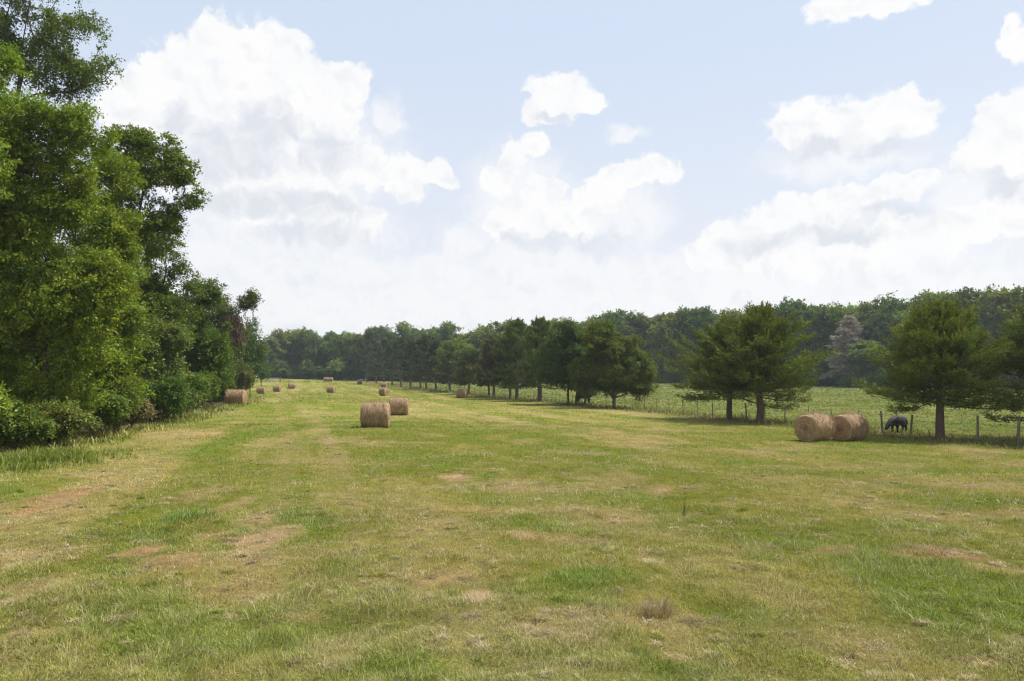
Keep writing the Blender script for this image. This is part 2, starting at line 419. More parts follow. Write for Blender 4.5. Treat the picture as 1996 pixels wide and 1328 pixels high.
def lushzone(x, y, past, strip, lit, g):
    q = np.hypot((x + 18.2) / 3.6, (y - 27) / 6.5) + 1.3 * (fbm(x / 1.3, y / 1.3, 4, 61) - .5)
    return (q < 1) & (g.random(len(x)) < .03 + .5 * sstep(1.0, .1, q))
blades('broad_weeds', 900000, 20, 34, lambda r: .27 + 0 * r, lambda r: .024 + 0 * r, 'lush blue-green weeds in front of the nearest trees at the left edge', True, 1, 39, seed=8, colf=lushcol, zone=lushzone)

def clumps(name, label, ncl, stems, rad, hgt, wid, lean, colf, r0, r1, seed, keepf):
    g = np.random.default_rng(seed)
    r = np.sqrt(g.uniform(r0 ** 2, r1 ** 2, ncl * 4)) if False else r0 * (r1 / r0) ** g.random(ncl * 4)
    a = np.radians(g.uniform(-38, 38, ncl * 4)); cx = np.sin(a) * r; cy = np.cos(a) * r
    c, hf, dry, past, strip, lit = meadow(cx, cy)
    k = (lit < .3) & (past < .4) & keepf(cx, cy, dry, g); cx, cy = cx[k][:ncl], cy[k][:ncl]; m = len(cx)
    R_ = rad * g.uniform(.4, 1.5, m); el = g.uniform(.35, 1, m); ea = g.random(m) * PI; dirn = g.random(m) * 2 * PI
    i = np.repeat(np.arange(m), stems); n = len(i)
    rr = R_[i] * np.sqrt(g.random(n)); t = g.random(n) * 2 * PI
    ux = rr * np.cos(t); uy = rr * np.sin(t) * el[i]
    x = cx[i] + ux * np.cos(ea[i]) - uy * np.sin(ea[i]); y = cy[i] + ux * np.sin(ea[i]) + uy * np.cos(ea[i])
    z = terrain(x, y) + (1 - (rr / R_[i]) ** 2) * g.random(n) * hgt * .35
    h = hgt * (.4 + .9 * g.random(n)) * (1.2 - .6 * rr / R_[i]); w = (wid + .00030 * np.hypot(x, y)) * (.6 + .8 * g.random(n))
    az = np.where(g.random(n) < .6, dirn[i] + g.normal(0, .6, n), g.random(n) * 2 * PI); ln = lean * (.4 + 1.2 * g.random(n)); kk = 1 / np.sqrt(1 + ln ** 2)
    D = np.stack([np.cos(az) * ln * kk, np.sin(az) * ln * kk, kk], 1); S = np.stack([-np.sin(az), np.cos(az), 0 * az], 1) * w[:, None] / 2
    P = np.stack([x, y, z - .01], 1); M1 = P + D * (h * .55)[:, None]; D2 = norm(D * np.array([1, 1, .25]) + g.normal(0, .25, (n, 3))); T1 = M1 + D2 * (h * .5)[:, None]
    V = np.stack([P - S, P + S, M1 - S * .85, M1 + S * .85, T1 - S * .15, T1 + S * .15], 1).reshape(-1, 3)
    b = np.arange(n)[:, None] * 6; Fc = np.concatenate([b + np.array([[0, 1, 3, 2]]), b + np.array([[2, 3, 5, 4]])], 0)
    cc = colf(meadow(cx, cy)[0][i], g.random(m)[i][:, None], g, n)
    return tag(link(name, fast_mesh(name, V, Fc, M_GRASS, False, np.repeat(cc, 6, 0))), label, 'grass', kind='stuff')
clumps('grass_tufts', 'thicker green tussocks scattered through the mown field', 520, 170, .26, .095, .0040, .7,
       lambda c, q, g, n: c * np.array([.92, .98, .85]) * (.8 + .3 * q) * (.6 + .8 * g.random((n, 1))), 5.5, 24, 91, lambda x, y, d, g: (d < .35) & (fbm(x / 2.5, y / 2.5, 3, 71) > .48))
clumps('cut_hay', 'small matted heaps of grey-tan cut hay left lying on the field', 620, 150, .20, .11, .0030, 3.2,
       lambda c, q, g, n: (np.array([.40, .33, .20]) * (.5 + .6 * q) + c * .15) * (.45 + .9 * g.random((n, 1))), 5.5, 40, 92, lambda x, y, d, g: (d > .2) | (fbm(x / 1.8, y / 1.8, 3, 72) > .52))
def tuft(name, label, px, py, n, h, rad, col, cat, w=.006, lean0=.15):
    x0, y0 = flat(px, py); g = np.random.default_rng(int(px))
    z0 = tz(x0, y0)
    a = g.random(n) * 2 * PI; rr = rad * np.sqrt(g.random(n)); hh = h * (.4 + .7 * g.random(n))
    P = np.stack([np.cos(a) * rr, np.sin(a) * rr, np.full(n, -.02)], 1)
    az = a + g.normal(0, .8, n); ln = lean0 + .8 * g.random(n)
    D = np.stack([np.cos(az) * ln, np.sin(az) * ln, np.ones(n)], 1); D = norm(D)
    S = norm(np.stack([-np.sin(az), np.cos(az), np.zeros(n)], 1)) * w / 2
    M1 = P + D * hh[:, None] * .6; D2 = D.copy(); D2[:, 2] *= .35; T1 = M1 + norm(D2) * hh[:, None] * .4
    V = np.stack([P - S, P + S, M1 - S, M1 + S, T1 - S * .1, T1 + S * .1], 1).reshape(-1, 3)
    b = np.arange(n)[:, None] * 6
    Fc = np.concatenate([b + np.array([[0, 1, 3, 2]]), b + np.array([[2, 3, 5, 4]])], 0)
    c = np.array(col) * (.55 + .8 * g.random((n, 1)))
    o = link(name, fast_mesh(name, V, Fc, M_GRASS, False, np.repeat(c, 6, 0)), loc=(x0, y0, z0))
    return tag(o, label, cat)
tuft('grass_tuft', 'dry brown tuft of grass standing up in the right foreground', 1282, 1202, 230, .30, .16, (.27, .20, .135), 'grass tuft', .006, .35)
tuft('weed_clump', 'dark green clump of broad grass among brown patches in the left foreground', 372, 1012, 420, .17, .55, (.095, .16, .032), 'weed', .009)
tuft('weed_clump', 'small dark green clump to the left of and below the larger one', 292, 1048, 160, .12, .35, (.10, .16, .04), 'weed', .008)
tuft('weed_clump', 'bright green grass clump right of centre in the foreground', 1170, 1135, 800, .12, .6, (.15, .225, .03), 'weed', .006)
tuft('grass_tuft', 'pale flattened tuft of dry stems below centre', 935, 1180, 260, .14, .35, (.42, .33, .22), 'grass tuft', .006, .9)
tuft('weed_stalk', 'single thin dark stalk standing above the grass right of centre', 1332, 1004, 9, .62, .04, (.05, .08, .03), 'weed', .008, .0)
tuft('grass_tuft', 'brown raked tuft at the left end of the dry strip on the right', 1790, 1078, 320, .2, .45, (.28, .19, .11), 'grass tuft', .008, .8)

# ------------------------------------------------------------------ trees
def grow(trunk_pts, clusters, rtip=.012, power=2.4, rmax=.3):
    """greedy branch network: every cluster joins the nearest inner node; returns segments"""
    nodes = [np.array(p, float) for p in trunk_pts]; parent = [-1] + list(range(len(trunk_pts) - 1))
    base = nodes[0]; depth = list(np.cumsum([0] + [np.linalg.norm(nodes[i + 1] - nodes[i]) for i in range(len(nodes) - 1)]))
    axis = nodes[-1]
    order = np.argsort(np.linalg.norm((clusters - nodes[len(nodes) // 2]) * np.array([1, 1, .7]), axis=1))
    arr = np.array(nodes)
    for ci in order:
        c = clusters[ci]
        d = np.linalg.norm(arr - c, axis=1) + .25 * np.array(depth) + 1.6 * np.maximum(0, arr[:, 2] - c[2] + .2)
        d[0] += 5
        k = int(np.argmin(d)); p = arr[k]; v = c - p; L = np.linalg.norm(v)
        m = max(1, int(L / 1.1)); last = k
        for s in range(1, m + 1):
            t = s / m
            q = p + v * t + np.array([0, 0, .10 * L * math.sin(PI * t) * (1 if v[2] < L * .5 else -.5)]) + (RNG.normal(0, .05, 3) * L * (s < m))
            nodes.append(q); parent.append(last); depth.append(depth[last] + L / m); last = len(nodes) - 1
        arr = np.array(nodes)
    n = len(nodes); load = np.zeros(n); ch = np.zeros(n)
    for i in range(n): 
        if parent[i] >= 0: ch[parent[i]] += 1
    load[ch == 0] = 1
    for i in range(n - 1, 0, -1): load[parent[i]] += load[i]
    rad = rtip * np.maximum(load, 1) ** (1 / power); rad = np.minimum(rad, rmax)
    idx = np.array([i for i in range(n) if parent[i] >= 0]); pa = np.array([parent[i] for i in idx])
    return arr[pa], arr[idx], rad[pa], rad[idx]

def leaf_cloud(C, rc, per, size, centre, var=.35, droop=.2, g=RNG, ratio=.55, upb=.7):
    """sprays of leaves round every cluster centre"""
    K = len(C); n = K * per
    nt = 9
    tw = norm(g.normal(0, 1, (K, nt, 3)) + norm(C - centre)[:, None, :] * .7 + np.array([0, 0, .25]))
    ti = g.integers(0, nt, n); ki = np.repeat(np.arange(K), per)
    t = g.random(n) ** .6
    D = tw[ki, ti]; rr = np.repeat(rc, per)
    P = C[ki] + D * (t * rr)[:, None] * np.array([1, 1, .8]) + g.normal(0, 1, (n, 3)) * (rr * .13)[:, None]
    P[:, 2] -= droop * (t * rr) ** 1.0 * .5
    T = norm(D * .7 + g.normal(0, .6, (n, 3)) + np.array([0, 0, -droop * 1.2]))
    Nn = norm(g.normal(0, .65, (n, 3)) + np.array([0, 0, upb]) + norm(P - centre) * .45)
    L = size * (.45 + 1.15 * g.random(n) ** 1.3)
    V, Fc = quads(P, T, Nn, L, L * ratio)
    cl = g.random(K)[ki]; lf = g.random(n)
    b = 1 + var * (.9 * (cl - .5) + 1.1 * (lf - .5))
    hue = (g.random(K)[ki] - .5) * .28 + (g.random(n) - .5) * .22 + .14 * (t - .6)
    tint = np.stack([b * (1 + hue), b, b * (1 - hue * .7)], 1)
    return V, Fc, np.repeat(tint, 4, 0)

def tree_obj(name, label, cat, base, crown_me, trunk_me, color, group=None, rz=0, scale=1.0, trunk_name='trunk'):
    t = thing(name, label, cat, tuple(base), rz, group)
    t.scale = (scale, scale, scale) if np.isscalar(scale) else tuple(scale)
    link('trunk', trunk_me, t)
    c = link('crown', crown_me, t); c.color = (*color, 1)
    return t

def lobes_world(lobes, Y, base, depth=.85, g=RNG):
    out = []
    for l in lobes:
        px, py, rx, ry = l[:4]; off = l[4] if len(l) > 4 else 0.0
        y = Y + off
        c = at(px, py, y); k = y / F
        out.append((c - base, np.array([rx * k, min(max(rx, ry * .7) * k * depth, 6.0), ry * k])))
    return out

def leafy_tree(name, label, cat, bpx, Y, lobes, color, leaf=.11, rc=.75, dens=1.0, per=95, depth=.85, trunk_r=.28, seed=0, group=None, open_=0.0, bark=None, fill=.25, droop=.25, rtip=.012, bx=None):
    g = np.random.default_rng(seed + 100)
    x = xof(bpx, Y) if bx is None else bx
    base = np.array([x, Y, tz(x, Y) - .05])
    LW = lobes_world(lobes, Y, base, depth, g)
    C = []
    for c, r in LW:
        area = 4 * PI * ((r[0] * r[1]) ** 1.6 + (r[0] * r[2]) ** 1.6 + (r[1] * r[2]) ** 1.6) ** (1 / 1.6) / 3 ** (1 / 1.6)
        k = int(max(8, dens * area / (rc * rc) * 1.9))
        u = norm(g.normal(0, 1, (k, 3)))
        rad = 1 - .42 * g.random(k) ** 1.5 + .16 * g.normal(0, .6, k)
        p = c + u * r * rad[:, None]
        nz = fbm((p[:, 0] + p[:, 1] * .6) / (rc * 2.3) + 31, (p[:, 2] * 1.25 - p[:, 1] * .5) / (rc * 2.3), 2, seed + 3)
        p = p[nz > .43 + .14 * open_]
        C.append(p)
        kf = int(k * fill * (0.6 if open_ > .2 else 1)); u = norm(g.normal(0, 1, (kf, 3)))
        C.append(c + u * r * (.15 + .5 * g.random((kf, 1))))
    C = np.concatenate(C)
    C = C[C[:, 2] > .35]
    centre = np.mean([c for c, r in LW], axis=0) - np.array([0, 0, 1.0])
    rcs = rc * (.5 + .6 * g.random(len(C)))
    V, Fc, tint = leaf_cloud(C, rcs, per, leaf, centre, g=g, droop=droop)
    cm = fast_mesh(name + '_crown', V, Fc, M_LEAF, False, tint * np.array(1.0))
    top = max(c[2] + r[2] * .5 for c, r in LW); mx = np.mean([c[0] for c, r in LW]); my = np.mean([c[1] for c, r in LW])
    T = [np.array([0, 0, -.1])]; m = 7
    for i in range(1, m + 1):
        t = i / m; T.append(np.array([mx * t ** 1.5 * .7, my * t * .6, top * t * .92]) + g.normal(0, .12, 3) * np.array([1, 1, 0]))
    sub = C[g.permutation(len(C))[:200]]
    p0, p1, r0, r1 = grow(T, sub, rtip=rtip, rmax=trunk_r)
    V, Fc = tubes(p0, p1, r0, r1, 6)
    tm = fast_mesh(name + '_trunk', V, Fc, bark or M_BARK, True)
    return tree_obj(name, label, cat, base, cm, tm, color, group)

YG = (.180, .240, .028); MG = (.095, .15, .022); DG = (.110, .155, .026); BG = (.08, .13, .035); OLV = (.10, .135, .03)

GL = 'trees along the left edge of the field'
# the left wood, near to far: (label, base px, distance, lobes(px,py,rx,ry,[depth offset]), colour, ...)
leafy_tree('tall_tree', 'tallest dark tree at the top left, its branches open to the sky', 'tree', -20, 47,
  [(40,20,95,75),(130,60,65,60),(170,130,45,45),(95,135,70,45),(20,-80,120,80),(-30,80,70,90),(150,-20,40,50)], DG, leaf=.14, rc=.8, dens=.95, per=85, open_=.3, seed=1, group=GL, trunk_r=.4, fill=.15, rtip=.016)
leafy_tree('leafy_tree', 'large bright green tree at the left edge, leafy down to the ground', 'tree', 90, 34,
  [(60,265,95,90),(150,240,75,70),(165,400,75,90),(40,430,110,110),(110,560,120,110),(30,640,110,120),(150,700,85,95),(60,790,100,70),(190,560,55,80),(-60,350,100,180)], YG, leaf=.115, rc=.72, dens=1.0, per=150, depth=.7, seed=2, group=GL, trunk_r=.35)
leafy_tree('leafy_tree', 'yellow-green treetop at the very left edge below the tallest tree', 'tree', -70, 31,
  [(-30,170,62,75),(10,120,28,26),(-60,300,70,100)], (.19,.27,.035), leaf=.12, rc=.6, dens=.8, per=90, seed=3, group=GL, open_=.2)
leafy_tree('leafy_tree', 'open-crowned tree whose long branch reaches out right against the sky', 'tree', 235, 46,
  [(240,290,50,50),(280,280,42,34),(300,350,55,52),(350,335,30,34),(372,385,22,24),(225,380,70,70),(300,440,48,60),(260,400,70,70),(308,392,34,28),(330,430,22,30),(240,480,65,80),(325,300,18,40),(350,385,26,16)], (.13,.18,.026), leaf=.15, rc=.5, dens=.8, per=60, open_=.22, seed=4, group=GL, fill=.18, depth=.75, rtip=.014)
leafy_tree('leafy_tree', 'mid green tree with bright leaf tips between the large edge tree and the dark one', 'tree', 225, 39,
  [(200,430,60,90),(240,500,36,60),(215,560,45,80),(200,680,55,80),(245,650,32,60),(225,740,60,50),(225,330,40,60)], (.17,.23,.028), leaf=.115, rc=.62, dens=1.1, per=115, seed=5, group=GL)
leafy_tree('leafy_tree', 'dark green tree rising right behind the open-crowned tree', 'tree', 300, 56,
  [(300,560,55,60),(335,530,40,42),(330,610,60,70),(280,640,50,80),(375,560,32,38),(345,505,24,22),(310,475,40,45),(355,525,30,26)], DG, leaf=.14, rc=.75, dens=.95, per=90, seed=6, group=GL)
leafy_tree('bushy_tree', 'lighter grey-green bushy tree low in the left wood in front of the dark one', 'tree', 325, 50,
  [(305,665,50,42),(345,670,28,32),(330,735,50,45),(290,740,40,50),(350,765,35,28)], (.15,.20,.05), leaf=.13, rc=.6, dens=1.0, per=90, seed=7, group=GL)
leafy_tree('leafy_tree', 'mid green tree with a rounded top left of the brown-hung tree', 'tree', 395, 66,
  [(390,600,40,55),(400,660,42,60),(415,575,26,30),(380,720,42,55),(420,720,28,50)], (.105,.16,.028), leaf=.16, rc=.85, dens=1.0, per=85, seed=8, group=GL)
leafy_tree('leafy_tree', 'brownish tree at the end of the near left wood with dead vine at its top', 'tree', 450, 84,
  [(440,605,28,26),(478,590,20,14),(490,580,12,12),(445,670,34,48),(455,730,34,30),(425,740,26,35)], (.11,.125,.04), leaf=.19, rc=.85, dens=.95, per=80, seed=9, group=GL, open_=.1)
# dead vine curtain as a thing hanging in that tree
def vine():
    g = np.random.default_rng(5); Y = 83.; c0 = at(458, 640, Y)
    n = 1500; x = g.normal(0, .55, n); y = g.normal(-.6, .3, n); z = g.uniform(-1.7, 1.6, n)
    P = np.stack([x * (1 - .15 * z), y, z], 1); T = norm(np.stack([g.normal(0, .2, n), g.normal(0, .2, n), -np.ones(n)], 1)); Nn = norm(g.normal(0, 1, (n, 3)))
    V, Fc = quads(P, T, Nn, .3 + .3 * g.random(n), .07 + .05 * g.random(n))
    tint = np.array([.13, .085, .06]) * (.5 + g.random((n, 1)))
    o = link('dead_vine', fast_mesh('dead_vine', V, Fc, M_STRAWB, False, np.repeat(tint, 4, 0)), loc=tuple(c0))
    tag(o, 'curtain of dark brown dead vine hanging in the last near tree of the left wood', 'vine')
vine()
leafy_tree('leafy_tree', 'dark blue-green tree behind the brownish one at the right end of the left wood', 'tree', 487, 120,
  [(487,650,17,28),(495,690,22,35),(480,710,25,35),(503,705,12,26)], BG, leaf=.26, rc=1.2, dens=.9, per=70, seed=10, group=GL)
leafy_tree('leafy_tree', 'small green tree at the far right foot of the left wood', 'tree', 510, 170,
  [(511,698,10,24),(515,722,8,16),(505,722,8,16)], (.08,.14,.04), leaf=.35, rc=1.4, dens=.9, per=60, seed=11, group=GL)
leafy_tree('bushy_tree', 'yellowish green sapling behind the large round bale near the left wood', 'tree', 475, 88,
  [(468,735,20,26),(480,745,9,14),(452,745,18,24)], (.12,.17,.04), leaf=.19, rc=.7, dens=1.0, per=80, seed=12, group=GL)
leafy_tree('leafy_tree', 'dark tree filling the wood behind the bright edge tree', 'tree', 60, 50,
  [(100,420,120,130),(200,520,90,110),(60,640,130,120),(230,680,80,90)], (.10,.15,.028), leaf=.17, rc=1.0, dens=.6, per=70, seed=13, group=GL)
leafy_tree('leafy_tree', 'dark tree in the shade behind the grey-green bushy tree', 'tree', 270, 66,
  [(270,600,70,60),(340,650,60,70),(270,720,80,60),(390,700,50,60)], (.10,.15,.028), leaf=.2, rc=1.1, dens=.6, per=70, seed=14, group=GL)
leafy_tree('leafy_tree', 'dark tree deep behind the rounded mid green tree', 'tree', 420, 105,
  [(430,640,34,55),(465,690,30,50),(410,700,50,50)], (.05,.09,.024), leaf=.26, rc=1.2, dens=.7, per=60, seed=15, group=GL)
# shrubs at the foot of the left wood
SH = [('dark shrub at the left edge at the foot of the big bright tree', 20, 30, [(10,820,45,34),(50,835,40,26),(-40,815,60,40)], (.12,.17,.03)),
 ('yellow-green sapling poking in at the left edge above the weeds', -22, 27, [(-18,775,24,28),(-4,795,18,16)], (.2,.27,.04)),
 ('olive shrub with brown stems between weeds and big edge tree', 110, 32, [(100,825,40,32),(145,820,32,26),(75,835,30,22)], (.16,.19,.045)),
 ('mid green shrub right of the olive shrub at the wood edge', 185, 36, [(180,805,36,34),(215,800,26,28)], (.13,.19,.032)),
 ('pale brown-green brush pile of tall stalks at the wood edge', 258, 41, [(245,805,30,20),(272,800,20,20)], (.21,.19,.09)),
 ('leafy shrub with drooping twigs between the olive shrub and the pale brush', 222, 38, [(215,790,34,40),(240,770,30,36)], (.14,.19,.03)),
 ('dark green shrub showing behind the left end of the bale by the wood', 436, 80, [(436,752,20,28),(422,756,18,26)], (.10,.155,.03)),
 ('dark green low shrub right of the pale brush', 320, 47, [(300,780,36,34),(335,772,30,32)], (.09,.15,.03)),
 ('broad-leaved green shrub below the lighter bushy tree', 355, 52, [(350,760,32,32),(380,758,26,26)], (.12,.185,.035)),
 ('green shrub at the edge left of the large round bale', 412, 62, [(385,756,24,24),(408,754,18,22)], (.125,.19,.03))]
for i, (lb, bp, Y, lob, col) in enumerate(SH):
    leafy_tree('shrub', lb, 'shrub', bp, Y, lob, col, leaf=.11, rc=.45, dens=1.5, per=75, fill=.5, open_=-.6, seed=30 + i, group='shrubs at the foot of the left wood', trunk_r=.05, rtip=.006)

# ---- cedars
def cedar_mesh(h, R, hb, prof, n_br=120, spray=15, sl=14, seed=0, sliver=(.2, .05), trunk_r=.22, asym=.25, tipy=.35, twigs=False, leanf=0., name='cedar', bark=None, mat=None, lift=.35, tier=.16, spire=0.):
    g = np.random.default_rng(seed + 500)
    segs0, segs1, ra, rb = [], [], [], []
    m = 9; T = [np.array([leanf * (i / m) ** 2 * h, 0, h * .97 * i / m]) + np.r_[g.normal(0, .05, 2) * (i > 0), 0] for i in range(m + 1)]
    for i in range(m):
        segs0.append(T[i]); segs1.append(T[i + 1]); ra.append(trunk_r * (1 - i / m) ** .8 + .02); rb.append(trunk_r * (1 - (i + 1) / m) ** .8 + .015)
    A = g.random(8) * 2 * PI; lob = g.uniform(-1, 1, 8) * asym
    P, D, OT = [], [], []
    for b in range(n_br):
        u = ((b + g.random()) / n_br) ** .9
        z = hb + (h - hb) * u * .97
        az = b * 2.39996 + g.normal(0, .3)
        L = R * (1 + tier * math.sin(u * 26 + az * 1.3)) * float(np.interp(u, prof[0], prof[1])) * (1 + lob[int((az % (2 * PI)) / (2 * PI) * 7.99)]) * g.uniform(.58, 1.12)
        if g.random() < .08: L *= 1.15
        el = np.interp(u, [0, .3, .8, 1], [-.08, .22, .7, 1.2]) + g.normal(0, .12)
        tx = np.interp(z / (h * .97), np.arange(m + 1) / m, [t[0] for t in T]); ty_ = np.interp(z / (h * .97), np.arange(m + 1) / m, [t[1] for t in T])
        p = np.array([tx, ty_, z]); d = np.array([math.cos(az) * math.cos(el), math.sin(az) * math.cos(el), math.sin(el)])
        ns = 5; q = p; dd = d
        pts = [p]
        for s in range(ns):
            dd = norm(dd + np.array([0, 0, lift * .3 * (1 if s > 1 else -.25)]) + g.normal(0, .07, 3)); q = q + dd * L / ns; pts.append(q)
        for s in range(ns):
            segs0.append(pts[s]); segs1.append(pts[s + 1]); k = max(.012, .014 * L)
            ra.append(k * (1 - s / ns) + .008); rb.append(k * (1 - (s + 1) / ns) + .006)
        side = np.cross(pts[-1] - pts[0], [0, 0, 1.]); side = side / (np.linalg.norm(side) + 1e-6)
        w0 = .15 * L + .20; bt = g.uniform(-1, 1)
        for s in range(spray):
            tt = .12 + .88 * g.random() ** .75; t = tt * ns; i = min(int(t), ns - 1)
            q = g.uniform(-1, 1); wd = w0 * math.sin(PI * min(.97, tt) ** 1.2) ** .7
            pp = pts[i] + (pts[i + 1] - pts[i]) * (t - i) + side * q * wd + np.array([0, 0, g.normal(0, .07) - .12 * abs(q) * wd])
            sd = norm(dd * .9 + side * q * .9 + np.array([0, 0, tipy * (.4 + tt) + g.normal(0, .22)]))
            P.append(pp); D.append(sd); OT.append(tt + .45 * bt)
    P = np.array(P); D = np.array(D); K = len(P)
    ki = np.repeat(np.arange(K), sl); n = K * sl; t = g.random(n)
    slen = (.35 + .45 * g.random(K)) * (R / 4) ** .3
    pos = P[ki] + D[ki] * (t * slen[ki])[:, None] + g.normal(0, 1, (n, 3)) * (.10 * (1.1 - t))[:, None]
    T_ = norm(D[ki] + g.normal(0, .42, (n, 3))); Nn = norm(g.normal(0, .8, (n, 3)) + np.array([0, 0, .55]))
    Ls = sliver[0] * (.6 + .8 * g.random(n)); V, Fc = quads(pos, T_, Nn, Ls, sliver[1] * (.6 + .8 * g.random(n)) , .4)
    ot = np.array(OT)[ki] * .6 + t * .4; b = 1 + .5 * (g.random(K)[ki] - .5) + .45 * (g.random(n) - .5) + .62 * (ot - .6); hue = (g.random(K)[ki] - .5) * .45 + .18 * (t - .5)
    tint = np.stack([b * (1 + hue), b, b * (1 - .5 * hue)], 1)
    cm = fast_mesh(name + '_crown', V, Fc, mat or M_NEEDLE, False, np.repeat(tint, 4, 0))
    if spire:
        for k in range(26):
            zz = h * .95 + spire * k / 26; q = T[-1] * np.array([1, 1, 0]) + np.array([0, 0, zz]); an = k * 2.4; rl = .30 * (1.15 - k / 26)
            segs0.append(q); segs1.append(q + np.array([math.cos(an) * rl, math.sin(an) * rl, rl * .9])); ra.append(.035); rb.append(.012)
            segs0.append(q); segs1.append(q + np.array([0, 0, spire / 26])); ra.append(.045); rb.append(.045)
    V, Fc = tubes(segs0, segs1, ra, rb, 7)
    tm = fast_mesh(name + '_trunk', V, Fc, bark or M_CEDARBARK, True)
    return cm, tm
PC = ([0, .08, .25, .5, .75, .92, 1], [.95, 1.08, 1.08, .86, .50, .20, .05])     # broad cone
PD = ([0, .1, .35, .6, .8, .95, 1], [.85, 1.0, 1.05, .95, .72, .38, .15])       # dome
PN = ([0, .1, .3, .6, .85, 1], [.7, .9, .95, .7, .38, .08])                     # narrower
CG = (.125, .158, .030); CG2 = (.100, .140, .034); CBR = (.12, .12, .045)
GC = 'trees of the row along the wire fence'
def place_cedar(label, px, Y, top_py, halfw_px, color, prof=PC, hb=1.9, group=GC, x=None, cat='tree', name='cedar_tree', hdrop=.45, **kw):
    x = xof(px, Y) if x is None else x
    z = tz(x, Y); h = at(px, top_py, Y)[2] - z - hdrop; R = halfw_px * Y / F
    cm, tm = cedar_mesh(h, R, hb, prof, name=name, **kw)
    t = tree_obj(name, label, cat, (x, Y, z - .05), cm, tm, color, group)
    return t
place_cedar('broad dark cedar right of the black cow, its trunk by the fence', 1831, 42, 578, 128, CG, n_br=135, spray=52, sl=15, seed=1, sliver=(.17, .045), trunk_r=.24, hb=2.0, hdrop=.9)
place_cedar('cedar cut off by the right edge of the picture', 2050, 40, 560, 158, (.115,.145,.028), x=29.6, n_br=115, spray=48, sl=15, seed=2, sliver=(.17, .045), hb=1.4, hdrop=.9)
place_cedar('left one of the pair of cedars left of the two big bales', 1422, 60, 618, 92, CG, n_br=120, spray=50, sl=14, seed=3, sliver=(.2, .055), trunk_r=.24, hb=2.0, hdrop=.8)
place_cedar('right one of the pair of cedars, with a pointed dead tip', 1480, 57, 598, 118, CG, n_br=132, spray=52, sl=14, seed=4, spire=1.0, sliver=(.2, .055), trunk_r=.3, hb=1.9, hdrop=.7)
# dome tree and neighbours in the row
leafy_tree('leafy_tree', 'rounded olive green tree at the right end of the middle clump', 'tree', 1196, 82,
  [(1190,690,62,50),(1165,665,40,33),(1215,720,58,42),(1165,730,45,40),(1245,735,30,38),(1180,645,26,14),(1135,720,22,34),(1195,745,50,28)], (.115,.145,.030), leaf=.17, rc=.7, dens=.9, per=110, depth=1.0, seed=40, group=GC, trunk_r=.25, fill=.5, rtip=.022, bark=M_CEDARBARK)
leafy_tree('leafy_tree', 'dark broadleaf tree with lighter leaf clumps left of the rounded olive tree', 'tree', 1108, 90,
  [(1105,680,45,42),(1120,655,34,26),(1085,715,40,35),(1125,725,40,38),(1100,640,22,12)], (.085,.13,.036), leaf=.19, rc=.75, dens=.9, per=100, depth=1.0, seed=41, group=GC, trunk_r=.25, fill=.5, rtip=.022)
leafy_tree('leafy_tree', 'dark tree with a leaning trunk behind the second black cow', 'tree', 1123, 93,
  [(1140,690,40,36),(1145,730,40,30),(1120,700,30,40)], (.075,.12,.032), leaf=.19, rc=.85, dens=1.0, per=90, depth=.9, seed=42, group=GC, trunk_r=.2, fill=.5, rtip=.022)
leafy_tree('leafy_tree', 'dark tree whose pale trunk stands in front of the second black cow', 'tree', 1138, 88,
  [(1150,700,36,36),(1155,740,34,24)], (.08,.125,.032), leaf=.19, rc=.8, dens=1.0, per=90, depth=.8, seed=43, group=GC, trunk_r=.24, fill=.5, rtip=.024)
place_cedar('tall pointed cedar with a thick trunk in the middle of the clump', 1052, 104, 620, 54, CG2, prof=PC, n_br=85, spray=30, sl=13, seed=5, sliver=(.3, .1), trunk_r=.34, hb=1.9)
place_cedar('dark cedar with a forked pointed top left of the thick-trunked cedar', 1007, 112, 626, 46, CG2, prof=PD, n_br=64, spray=30, sl=12, seed=6, sliver=(.3, .1), trunk_r=.28, hb=1.9)
place_cedar('slim cedar beside the forked-top cedar', 994, 117, 640, 34, (.06,.08,.026), prof=PD, n_br=70, spray=26, sl=12, seed=7, sliver=(.3, .1), trunk_r=.2, hb=1.9)
place_cedar('brownish cedar right of the lone far bale by the tree row', 962, 124, 656, 38, CBR, prof=PD, n_br=70, spray=26, sl=12, seed=8, sliver=(.32, .11), trunk_r=.22, hb=1.9)
place_cedar('brown-green cedar with a thin trunk next to the brownish one', 953, 129, 668, 30, (.08,.09,.033), prof=PD, n_br=64, spray=24, sl=12, seed=9, sliver=(.32, .11), trunk_r=.2, hb=1.9)
place_cedar('low olive cedar just right of the lone far bale', 914, 141, 690, 34, (.095,.115,.035), prof=PD, n_br=64, spray=24, sl=11, seed=10, sliver=(.36, .12), trunk_r=.2, hb=1.9)
place_cedar('small round-topped olive tree left of the lone far bale', 877, 156, 694, 30, (.10,.12,.04), prof=PD, n_br=64, spray=24, sl=11, seed=12, sliver=(.36, .12), trunk_r=.22, hb=1.9)
leafy_tree('leafy_tree', 'bright green tree rising behind the low olive cedars', 'tree', 893, 165,
  [(893,700,40,34),(880,685,24,18),(910,720,30,26)], (.125,.185,.035), leaf=.3, rc=1.1, dens=.9, per=80, depth=1.0, seed=44, fill=.5)
